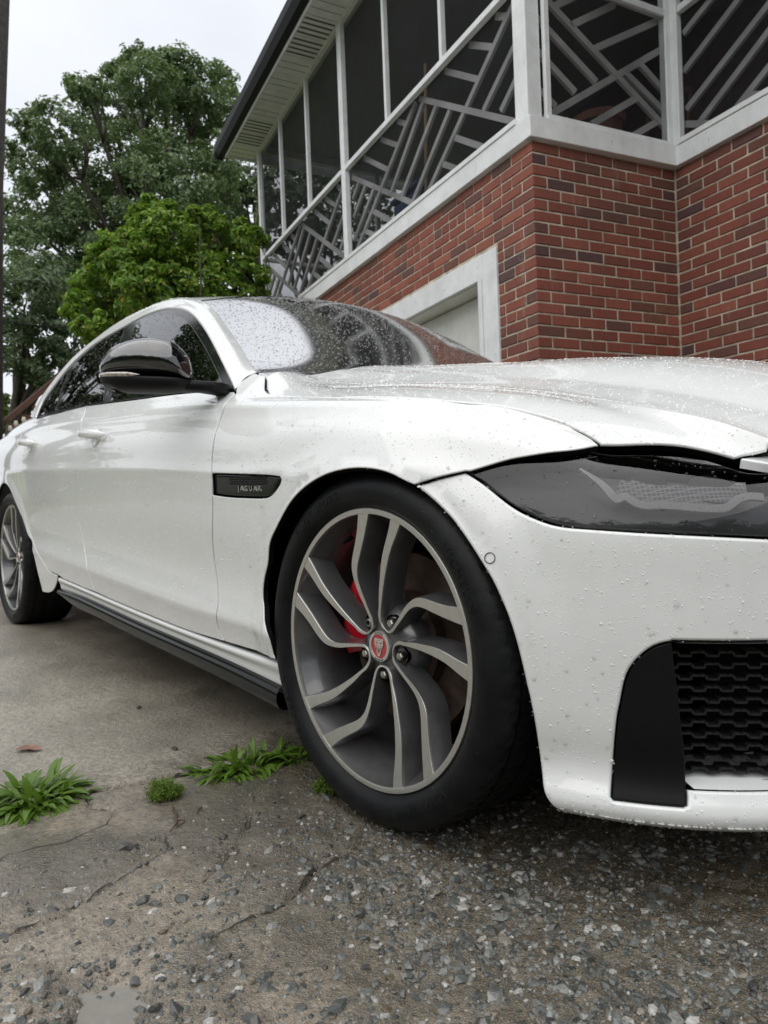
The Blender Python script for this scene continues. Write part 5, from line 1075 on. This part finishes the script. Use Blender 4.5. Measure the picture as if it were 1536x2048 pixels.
def make_spoke_mesh():
    o=resamp(pol(WO),90); i=resamp(pol(WI),90)
    # push both ends under the rim lip
    V=[];F=[];fm=[];Nn=90
    ro=np.hypot(*o.T);ri=np.hypot(*i.T)
    dep=.050; dr=.007
    d=o-i; L=np.hypot(*d.T)[:,None]; d=d/L; e_=(np.clip((np.hypot(*o.T)-.06)/.2,0,1)**1.5)[:,None]; o=o+d*(.0016*e_-.0010*(1-e_)); i=i-d*(.0020*e_-.0010*(1-e_))
    rows=[]
    bev=.0006
    rows.append(np.stack([*(o+d*dr).T[:1],face_y(ro)+dep,(o+d*dr)[:,1]],1))
    rows.append(np.stack([o[:,0]+d[:,0]*.0015,face_y(ro)+.004,o[:,1]+d[:,1]*.0015],1))
    rows.append(np.stack([o[:,0],face_y(ro)+bev,o[:,1]],1))
    rows.append(np.stack([o[:,0]-d[:,0]*bev,face_y(ro),o[:,1]-d[:,1]*bev],1))
    rows.append(np.stack([i[:,0]+d[:,0]*bev,face_y(ri),i[:,1]+d[:,1]*bev],1))
    rows.append(np.stack([i[:,0],face_y(ri)+bev,i[:,1]],1))
    rows.append(np.stack([i[:,0]-d[:,0]*.0015,face_y(ri)+.004,i[:,1]-d[:,1]*.0015],1))
    rows.append(np.stack([(i-d*dr)[:,0],face_y(ri)+dep,(i-d*dr)[:,1]],1))
    V=np.concatenate(rows)
    for k in range(7):
        for j in range(Nn-1):
            F.append((k*Nn+j,k*Nn+j+1,(k+1)*Nn+j+1,(k+1)*Nn+j)); fm.append(1 if k in (2,3,4) else 0)
    me_o=mesh_ob('spoke',V,F,parent=None,smooth=True,mats=[WGREY,ALU],fm=fm)
    bm=bmesh.new();bm.from_mesh(me_o.data);bmesh.ops.recalc_face_normals(bm,faces=bm.faces)
    bm.normal_update()
    if sum(f.normal.y for f in bm.faces if f.material_index==1)>0: bmesh.ops.reverse_faces(bm,faces=bm.faces)
    bm.to_mesh(me_o.data);bm.free(); me_o.data.set_sharp_from_angle(angle=R(38))
    return me_o
def tyre_mesh():
    n=300; prof=[(.262,.016),(.268,.008),(.2745,.001),(.278,-.003),(.284,-.0085),(.292,-.0125),(.302,-.0145),(.312,-.0138),(.322,-.0105),(.330,-.005),(.336,.002),(.3395,.010)]
    tr=[(.3415,.020),(.3425,.034),(.3365,.0345),(.3365,.0425),(.3432,.043),(.3438,.085),(.3372,.0855),(.3372,.0955),(.344,.096),(.344,.131),(.3372,.1315),(.3372,.1415),(.3438,.142),(.3432,.184),(.3365,.1845),(.3365,.1925),(.3425,.193),(.3415,.207)]
    pr=[(.3395,.217),(.336,.225),(.322,.237),(.302,.241),(.28,.232),(.262,.21)]
    full=prof+tr+pr; m=len(full); V=[];F=[]
    for k in range(n):
        a=2*math.pi*k/n
        for q,(r,h) in enumerate(full):
            aa=a
            if len(prof)-2<=q<len(prof)+len(tr)+1 and r>.338:
                s=(k+int(abs(h-.1135)*220))%6
                if s==0 and (h<.09 or h>.14): r-=.0045
            V.append((r*math.cos(aa),h,r*math.sin(aa)))
    for k in range(n):
        for i in range(m-1): F.append((k*m+i,((k+1)%n)*m+i,((k+1)%n)*m+i+1,k*m+i+1))
    o=mesh_ob('tyre',V,F,RUBBER,None); bm=bmesh.new();bm.from_mesh(o.data);bmesh.ops.recalc_face_normals(bm,faces=bm.faces)
    for v in bm.verts:
        if v.co.z<-.3405: v.co.z=-.3405-(-.3405-v.co.z)*.1
    bm.to_mesh(o.data);bm.free(); o.data.set_sharp_from_angle(angle=R(35)); return o
def text_ring(txt,size,r,a0,y,depth=.0006,spread=1.0,flip=False,curve=None):
    """letters laid round a circle in the wheel plane; a0 = angle of the middle in degrees"""
    cu=bpy.data.curves.new('t','FONT'); cu.body=txt; cu.size=size; cu.extrude=depth; cu.align_x='CENTER'; cu.align_y='CENTER'; cu.space_character=spread
    ob=bpy.data.objects.new('t',cu); COL.objects.link(ob); bpy.context.view_layer.update(); dg=bpy.context.evaluated_depsgraph_get(); me=bpy.data.meshes.new_from_object(ob.evaluated_get(dg)); bpy.data.objects.remove(ob)
    V=np.zeros(len(me.vertices)*3); me.vertices.foreach_get('co',V); V=V.reshape(-1,3); a=np.radians(a0)-V[:,0]/r*(1); rr=r+V[:,1]; yy=(y(rr) if callable(y) else y)-V[:,2]-depth*.6
    P=np.stack([rr*np.cos(a),yy,rr*np.sin(a)],1); F=[tuple(p.vertices) for p in me.polygons]; return P,F
def cat_badge(parent):
    """round cap: silver ring with tiny raised letters, red field, snarling big-cat face in silver"""
    y0=.0275
    V,F=lathe([(.001,y0+.0010),(.0235,y0+.0010),(.0238,y0-.0006),(.0295,y0-.0004),(.0305,y0+.002),(.0305,y0+.012)],56); fm=[]
    for k in range(56): fm+=[1,0,0,0,0]
    o=mesh_ob('centre_cap',V,F,None,parent,mats=[SILVERB,REDB],fm=fm,auto=30)
    def poly(pts,name,m,yo):
        pts=np.array(pts,float)*.0215; n=len(pts); top=[(x,y0+yo,z) for x,z in pts]; bot=[(x,y0+.001,z) for x,z in pts]
        return top+bot,[tuple(range(n))]+[(i,(i+1)%n,n+(i+1)%n,n+i) for i in range(n)]
    mb=MB()
    shapes=[
     [(-.62,.62),(-.45,.74),(-.30,.66),(0,.70),(.30,.66),(.45,.74),(.62,.62),(.58,.40),(.60,.15),(.48,-.10),(.36,-.22),(.30,-.05),(.18,-.18),(0,-.22),(-.18,-.18),(-.30,-.05),(-.36,-.22),(-.48,-.10),(-.60,.15),(-.58,.40)],
     [(-.34,-.26),(-.24,-.20),(-.20,-.45),(-.10,-.66),(0,-.72),(.10,-.66),(.20,-.45),(.24,-.20),(.34,-.26),(.28,-.58),(.14,-.86),(0,-.92),(-.14,-.86),(-.28,-.58)],
     [(-.16,-.24),(-.10,-.46),(-.05,-.24)],[(.05,-.24),(.10,-.46),(.16,-.24)]]
    for s in shapes: V,F=poly(s,'',SILVERB,-.0007); mb.add(V,F,0)
    dark=[[(-.42,.30),(-.20,.22),(-.16,.34),(-.36,.42)],[(.42,.30),(.20,.22),(.16,.34),(.36,.42)],[(-.12,.02),(.12,.02),(0,-.10)],[(-.22,.52),(-.05,.50),(-.10,.60)],[(.22,.52),(.05,.50),(.10,.60)],[(-.46,.08),(-.30,.10),(-.34,-.04)],[(.46,.08),(.30,.10),(.34,-.04)]]
    for s in dark: V,F=poly(s,'',REDB,-.0011); mb.add(V,F,1)
    b=mb.build('cap_emblem',[SILVERB,REDB],parent,fixn=False)
    P,F=text_ring('JAGUAR',.0052,.0267,90,lambda r:y0-.0006+r*0,.0003,1.5); mesh_ob('cap_lettering',P,F,GLOSSK,parent,smooth=False)
    P,F=text_ring('JAGUAR',.0052,.0267,-90,lambda r:y0-.0006+r*0,.0003,1.5); mesh_ob('cap_lettering',P,F,GLOSSK,parent,smooth=False)
SPOKE_ME=None; TYRE_ME=None
def wheel(x,sg,steer=0,camber=0,dx=0):
    global SPOKE_ME,TYRE_ME
    w=empty('wheel',(x,-.905*sg,.343),parent=car)
    w.rotation_euler=(R(camber)*-sg,0,R(steer)+(0 if sg>0 else math.pi))
    if SPOKE_ME is None:
        s=make_spoke_mesh(); SPOKE_ME=s.data; bpy.data.objects.remove(s); t=tyre_mesh(); TYRE_ME=t.data; bpy.data.objects.remove(t)
    link(bpy.data.objects.new('tyre',TYRE_ME),w)
    for k in range(5):
        o=bpy.data.objects.new('spoke',SPOKE_ME); link(o,w); o.rotation_euler=(0,-R(72*k),0)
    V,F=lathe([(.2585,.030),(.2585,.010),(.2600,.0008),(.2620,.0),(.2700,.0),(.2712,.0012),(.2722,.006),(.270,.014)],140)
    mesh_ob('rim_lip',V,F,ALU,w,auto=40)
    V,F=lathe([(.2588,.008),(.2560,.016),(.2500,.030),(.2380,.058),(.2330,.085),(.2320,.21)],120); mesh_ob('rim_barrel',V,F,WGREY,w)
    V,F=lathe([(.029,.030),(.032,.037),(.046,.040),(.066,.046),(.080,.062),(.088,.10),(.070,.12)],80); mesh_ob('hub',V,F,WGREY,w,auto=40)
    for k in range(5):
        a=R(132+72*k); cx,cz=.0555*math.cos(a),.0555*math.sin(a)
        mb=MB(); n=20
        V,F=lathe([(.0165,.0385),(.0152,.050),(.0100,.056)],24); V=[(v[0]+cx,v[1],v[2]+cz) for v in V]; mb.add(V,F,1)
        V,F=lathe([(.0001,.0300),(.0070,.0308),(.0098,.0345),(.0100,.060)],6 if k!=0 else 24); V=[(v[0]+cx,v[1],v[2]+cz) for v in V]; mb.add(V,F,0)
        if k==0:
            V,F=lathe([(.0001,.0293),(.0052,.0293),(.0056,.0306)],6); V=[(v[0]+cx,v[1],v[2]+cz) for v in V]; mb.add(V,F,1)
        mb.build('wheel_bolt',[BOLT,GAPK],w,auto=40)
    cat_badge(w)
    mb=MB(); a=R(118); c=np.array([.236*math.cos(a),.05,.236*math.sin(a)]); d=np.array([-.05*math.cos(a)-.55*math.sin(a)*0,-.55,-.83*math.sin(a)]); d=np.array([-.35*math.cos(a),-.75,-.35*math.sin(a)]);d/=np.linalg.norm(d)
    mb.tube([c,c+d*.016,c+d*.018,c+d*.030],[.005,.005,.0038,.0038],10); mb.build('valve_stem',SATINK,w,auto=40)
    V,F=lathe([(.06,.088),(.100,.090),(.104,.112),(.178,.112),(.178,.140),(.104,.140)],90); mesh_ob('brake_disc',V,F,DISC,w,auto=35)
    # caliper: curved block over the disc edge
    V=[];F=[];n=22; ps=[(.108,.088),(.150,.078),(.180,.080),(.196,.092),(.198,.160),(.12,.160)]
    for k in range(n+1):
        a=R(130+66*k/n) if sg>0 else R(-16+78*k/n); tp=1-.35*abs(2*k/n-1)**4
        for r,h in ps: V.append((r*math.cos(a)*(1 if r>.12 else 1),h+.006*(1-tp)*3,r*math.sin(a)))
    m=len(ps)
    for k in range(n):
        for i in range(m): F.append((k*m+i,k*m+(i+1)%m,(k+1)*m+(i+1)%m,(k+1)*m+i))
    F+=[tuple(range(m)),tuple(range(n*m,(n+1)*m))]
    o=mesh_ob('brake_caliper',V,F,REDP,w,auto=40); bm=bmesh.new();bm.from_mesh(o.data);bmesh.ops.recalc_face_normals(bm,faces=bm.faces);bm.to_mesh(o.data);bm.free()
    for q in (0.32,.62):
        a=R(130+66*q) if sg>0 else R(-16+78*q)
        V,F=lathe([(.0001,.0755),(.004,.0755),(.0045,.08)],12); V=[(v[0]+.158*math.cos(a),v[1],v[2]+.158*math.sin(a)) for v in V]; mesh_ob('caliper_pin',V,F,BOLT,w)
    # sidewall lettering
    sw=lambda r:np.interp(r,[.284,.292,.302,.312,.322,.330],[-.0085,-.0125,-.0145,-.0138,-.0105,-.005])
    for txt,a in (('MICHELIN',32),('MICHELIN',212),('PILOT SPORT',-60),('PILOT SPORT',120)):
        P,F=text_ring(txt,.024,.303,a,sw,.0006,1.25); mesh_ob('sidewall_lettering',P,F,RUBBER,w,smooth=False)
    return w
wheel(0,1,.96,.6); wheel(-2.96,1,0,1.2); wheel(0,-1,.96,.6); wheel(-2.96,-1,0,1.2)
# lettering in the fender vent
def vent_detail(sg):
    lp=densify(D['fender_vent'],.006); c=lp.mean(0)
    cu=bpy.data.curves.new('t','FONT'); cu.body='JAGUAR'; cu.size=.024; cu.extrude=.001; cu.align_x='CENTER'; cu.align_y='CENTER'; cu.space_character=1.5
    ob=bpy.data.objects.new('t',cu); COL.objects.link(ob); bpy.context.view_layer.update(); me=bpy.data.meshes.new_from_object(ob.evaluated_get(bpy.context.evaluated_depsgraph_get())); bpy.data.objects.remove(ob)
    V=np.zeros(len(me.vertices)*3); me.vertices.foreach_get('co',V); V=V.reshape(-1,3)
    u=c[0]+.022+V[:,0]*.92; v=.409+V[:,1]*.75; q=np.stack([u,v],1); P=S_.ev(q); n,_,_=S_.nrm(q); n*=np.sign((n*[0,-1,0]).sum(1))[:,None]; P=P+n*(-.006+.0008+V[:,2:3]); P*=[1,sg,1]
    mesh_ob('vent_lettering',P,[tuple(p.vertices) for p in me.polygons],CHROME,car,smooth=False)
    mb=MB()
    for i in range(16):
        for j in range(4):
            q=np.array([[c[0]-.07+i*.011+.005*(j%2),.420+j*.0055]]); p=S_.ev(q)[0]; n=S_.nrm(q)[0][0]; n*=np.sign(-n[1]); a=np.array([1,0,0.]);b=np.cross(n,a); p=p-n*.0055
            mb.box(p*[1,sg,1],(.0042,.0008,.0018))
    mb.build('vent_mesh',SATINK,car)
for sg in (1,-1): vent_detail(sg)
# ============================================================ WATER DROPS ON THE CAR
def drops(name,P,Nm,rad,m=None):
    """little domes of water sitting on a surface"""
    n=len(P); k=6
    a=np.cross(Nm,np.where(np.abs(Nm[:,2:3])<.9,[[0,0,1.]],[[1.,0,0]])); a/=np.linalg.norm(a,axis=1)[:,None]; b=np.cross(Nm,a)
    rings=[(1.0,-.02),(.68,.50)]; V=np.zeros((n,2*k+1,3)); r=rad[:,None]
    for q,(rr,h) in enumerate(rings):
        for j in range(k):
            t=2*math.pi*(j+.5*q)/k; V[:,q*k+j]=P+r*(rr*(math.cos(t)*a+math.sin(t)*b)+h*Nm)
    V[:,2*k]=P+r*.70*Nm
    F=[]
    for j in range(k): F+=[(j,(j+1)%k,k+j),((j+1)%k,k+(j+1)%k,k+j)]
    F+=[(k+j,k+(j+1)%k,2*k) for j in range(k)]
    F=np.array(F)[None]+(np.arange(n)*(2*k+1))[:,None,None]
    o=tri_obj(name,V.reshape(-1,3),F.reshape(-1,3),m or WATER,True,car); o['kind']='stuff'; return o
rg=np.random.default_rng(5)
def rr_(n,m=.0010,s=.38,lo=.0005,hi=.0030): return rg.lognormal(math.log(m),s,n).clip(lo,hi)
PP=[];NN_=[];RR=[]
def put(P,n,r): PP.append(P);NN_.append(n);RR.append(r)
P,n=scatter(N_,[D['bumper'],D['opening']],3400,rg); put(P,n,rr_(3400,.00095))
P,n=scatter(S_,[D['front_fender'],D['fender_vent']],2600,rg); put(P,n,rr_(2600,.0009,.35))
P,n=scatter(S_,[D['front_door']],1500,rg); put(P,n,rr_(1500,.0012))
P,n=scatter(S_,[D['rear_door']],800,rg); put(P,n,rr_(800,.0013))
P,n=scatter(H_,[BON],24000,rg); m=P[:,1]<.25; put(P[m],n[m],rr_(m.sum(),.00092,.4))
sfp=Surf(pil); q=np.stack([rg.uniform(0,sfp.tu[-1]*.6,900),rg.uniform(sfp.tv[1],sfp.tv[5],900)],1); P=sfp.ev(q); n=sfp.nrm(q)[0]; n*=np.sign((n*[0,-1,.6]).sum(1))[:,None]; put(P,n,rr_(900,.0012))
# drops hanging from the bumper lip
us=rg.uniform(.36,.75,160); q=np.stack([us,np.full(160,.606)],1); P=N_.ev(q)-[0,0,.002]; n=np.tile([0,0,-1.],(160,1)); put(P,n,rr_(160,.0017,.3,.001,.003))
drops('water_drops',np.concatenate(PP),np.concatenate(NN_),np.concatenate(RR),BEAD); PP.clear();NN_.clear();RR.clear()
for sf_,lp_,k_ in ((N_,[D['bumper'],D['opening']],170),(S_,[D['front_fender'],D['fender_vent']],120),(S_,[D['front_door']],90)):
    P,n=scatter(sf_,lp_,k_,rg); put(P,n,rr_(k_,.0021,.22,.0015,.0034))
P,n=scatter(N_,[D['lens']],320,rg); put(P-n*.003,n,rr_(320,.0012,.4))
q=np.stack([rg.uniform(.05,WS_.tu[-1],12000),rg.uniform(0,WS_.tv[-1],12000)],1); P=WS_.ev(q); n=WS_.nrm(q)[0]; n*=np.sign(n[:,2:3]); put(P,n,rr_(12000,.0016,.4,.0006,.0035))
P,n=scatter(G_,[D['dlo']],2400,rg); put(P+n*.0015,n,rr_(2400,.0016,.4))
drops('water_drops',np.concatenate(PP),np.concatenate(NN_),np.concatenate(RR))
def mesh_drops(parent_names,cnt,rad):
    for o in car.children:
        if o.name.split('.')[0] in parent_names and o.data:
            me=o.data; me.calc_loop_triangles(); T=np.array([t.vertices[:] for t in me.loop_triangles]); V=np.array([v.co[:] for v in me.vertices]); a=V[T]; cr=np.cross(a[:,1]-a[:,0],a[:,2]-a[:,0]); ar=np.linalg.norm(cr,axis=1); nn=cr/(ar[:,None]+1e-12)
            pr=ar*np.clip(nn[:,2]+.15,0,1); pr/=pr.sum(); i=rg.choice(len(T),cnt,p=pr); u=rg.random((cnt,2)); u[u.sum(1)>1]=1-u[u.sum(1)>1]; p=a[i,0]+u[:,:1]*(a[i,1]-a[i,0])+u[:,1:]*(a[i,2]-a[i,0]); drops('water_drops',p,nn[i],rr_(cnt,rad,.4))
mesh_drops(('mirror_cap','mirror_foot'),260,.0014)
def wheel_drops(w):
    # flecks on spokes and lip, in wheel axes
    P=[];Nn=[]
    for k in range(5):
        o=resamp(pol(WO),90);i=resamp(pol(WI),90); j=rg.integers(0,90,26); f=rg.random((26,1)); p=o[j]*f+i[j]*(1-f); r=np.hypot(*p.T); a=R(72*k); x=p[:,0]*math.cos(a)-p[:,1]*math.sin(a); z=p[:,0]*math.sin(a)+p[:,1]*math.cos(a); P.append(np.stack([x,face_y(r),z],1)); Nn.append(np.tile([0,-1.,0],(26,1)))
    n=260; a=rg.uniform(0,6.283,n); r=rg.uniform(.278,.33,n); y=np.interp(r,[.278,.284,.292,.302,.312,.322,.330],[-.003,-.0085,-.0125,-.0145,-.0138,-.0105,-.005]); P.append(np.stack([r*np.cos(a),y,r*np.sin(a)],1)); Nn.append(np.tile([0,-1.,0],(n,1)))
    P=np.concatenate(P);Nn=np.concatenate(Nn); o=drops('water_drops',P,Nn,rr_(len(P),.0010,.4)); o.parent=w
wheel_drops([o for o in car.children if o.name=='wheel'][0])
# ============================================================ WEEDS IN THE CRACKS
BLADE=leaf_mat('weed_blade',[(0.,(.055,.115,.012)),(.5,(.095,.18,.022)),(.85,(.15,.25,.035)),(1.,(.20,.24,.06))],.35,.30)
MOSSY=leaf_mat('moss_sprig',[(0.,(.07,.13,.015)),(.6,(.13,.21,.025)),(1.,(.20,.27,.05))],.35,.5)
def blade(base,dirv,L,w,droop,n=5):
    V=[];F=[]; d=np.array(dirv,float); side=np.cross(d,[0,0,1.]); side/=np.linalg.norm(side)+1e-9; p=np.array(base,float); v=d.copy()
    for i in range(n+1):
        t=i/n; ww=w*(math.sin(math.pi*min(.97,.16+t*.82))**.8); up=np.array([0,0,.25*ww]); V+=[p-side*ww+up,p,p+side*ww+up]; v=v-np.array([0,0,droop])*(1/n); v/=np.linalg.norm(v); p=p+v*L/n; p[2]=max(p[2],base[2]+.001)
    for i in range(n):
        for q in range(2): F.append((i*3+q,i*3+q+1,(i+1)*3+q+1,(i+1)*3+q))
    return V,F
def weed(label,c,rx,ry,n,L,w,seed,kind='grass',group='weeds growing in the driveway crack'):
    rng=np.random.default_rng(seed); z=float(ground_z(np.array([c[0]]),np.array([c[1]]))[0]); z=max(z,.004); e=empty('weed',(c[0],c[1],z-.002),label,'weed',group)
    for k in range(n):
        a=rng.uniform(0,6.283); r=rng.random()**.6; bx_,by_=rx*r*math.cos(a),ry*r*math.sin(a); out=np.array([math.cos(a)*(.3+r),math.sin(a)*(.3+r),rng.uniform(.35,1.3)])+rng.normal(size=3)*.4; out/=np.linalg.norm(out)
        V,F=blade((bx_,by_,0),out,L*rng.uniform(.55,1.2),w*rng.uniform(.7,1.25),rng.uniform(.9,2.2)); 
        mesh_ob('leaf_blade',V,F,BLADE,e)
def sprig(label,c,r,n,seed,group='weeds growing in the driveway crack'):
    rng=np.random.default_rng(seed); z=float(ground_z(np.array([c[0]]),np.array([c[1]]))[0]); e=empty('weed',(c[0],c[1],z-.003),label,'weed',group); mb=MB(); P=[];Nm=[]
    for k in range(n):
        a=rng.uniform(0,6.283); q=np.array([math.cos(a),math.sin(a),0])*r*rng.random()**.5; tip=q*1.15+np.array([0,0,r*rng.uniform(.5,1.15)*(1.2-np.linalg.norm(q)/r*.6)])
        mb.tube([q*.5,(q+tip)/2+rng.normal(size=3)*.003,tip],[.0009,.0008,.0005],4)
        m=26; f=rng.uniform(.25,1.05,m)[:,None]; p=q*.5*(1-f)+tip*f+rng.normal(size=(m,3))*.0035; P.append(p); nn=rng.normal(size=(m,3))+[0,0,.8]; Nm.append(nn/np.linalg.norm(nn,axis=1)[:,None])
    mb.build('stems',MOSSY,e); V,F=leaves(np.concatenate(P),np.concatenate(Nm),.0030,rng,.5); tri_obj('leaves',V,F,MOSSY,parent=e)
weed('broad-bladed green weed clump at the left edge of the driveway crack',(-.560,-1.375),.085,.085,298,.064,.0070,1)
weed('grassy green weed clump in the crack just behind the front tyre',(-.425,-.955),.060,.110,298,.060,.0066,2)
weed('few short blades where the grassy clump meets the tyre',(-.375,-.835),.03,.04,80,.045,.0048,6)
sprig('small mossy tuft between the two grassy weed clumps',(-.378,-1.166),.036,90,3)
sprig('small mossy tuft right against the front tyre',(-.178,-.885),.030,70,4)
weed('tiny seedling by the middle of the slab crack',(-.452,-1.14),.008,.012,9,.03,.005,5)
# ---- dead leaf, twig, grit
DRY=simple('dead_leaf',(.20,.105,.07),.55,var=.3,vscale=60)
def dead_leaf(x,y,label):
    z=float(ground_z(np.array([x]),np.array([y]))[0]); rng=np.random.default_rng(9); n=14; V=[(0,0,.004)];F=[]
    for k in range(n): a=2*math.pi*k/n; r=.028*(1+.35*math.cos(3*a)+rng.uniform(-.15,.15)); V.append((r*math.cos(a),r*.75*math.sin(a),.003+.006*rng.random()))
    F=[(0,1+k,1+(k+1)%n) for k in range(n)]
    o=mesh_ob('dead_leaf',V,F,DRY); o.location=(x,y,z); o.rotation_euler=(0,0,.6); tag(o,label,'leaf')
dead_leaf(-.867,-1.318,'reddish-brown dead leaf lying on the wet slab at the left')
mb=MB(); z0=float(ground_z(np.array([-.25]),np.array([-1.19]))[0])+.004
mb.tube([(-.31,-1.175,z0),(-.27,-1.185,z0+.003),(-.235,-1.20,z0+.002),(-.215,-1.222,z0)],[.0022,.0026,.0024,.0012],6); mb.tube([(-.245,-1.195,z0+.003),(-.228,-1.185,z0+.006)],[.0018,.001],5)
tag(mb.build('twig',simple('twig_bark',(.07,.04,.03),.7),None,smooth=True),'short dark twig lying below the middle mossy tuft','twig')
LITTER=simple('dark_litter',(.035,.028,.022),.6)
for i,(x,y,lab) in enumerate(((-.62,-1.04,'small dark scrap of leaf litter on the slab behind the weeds'),(-.42,-1.28,'small dark scrap in the crack by the left weed clump'),(-1.02,-.98,'small dark scrap of litter further back on the slab'))):
    iv,iF=ico(); z=float(ground_z(np.array([x]),np.array([y]))[0]); o=mesh_ob('leaf_scrap',iv*[.014,.007,.003]*(1+.3*np.random.default_rng(i).random((12,1))),[tuple(f) for f in iF],LITTER,smooth=False); o.location=(x,y,z+.002); o.rotation_euler=(0,0,i*1.3); tag(o,lab,'leaf litter')
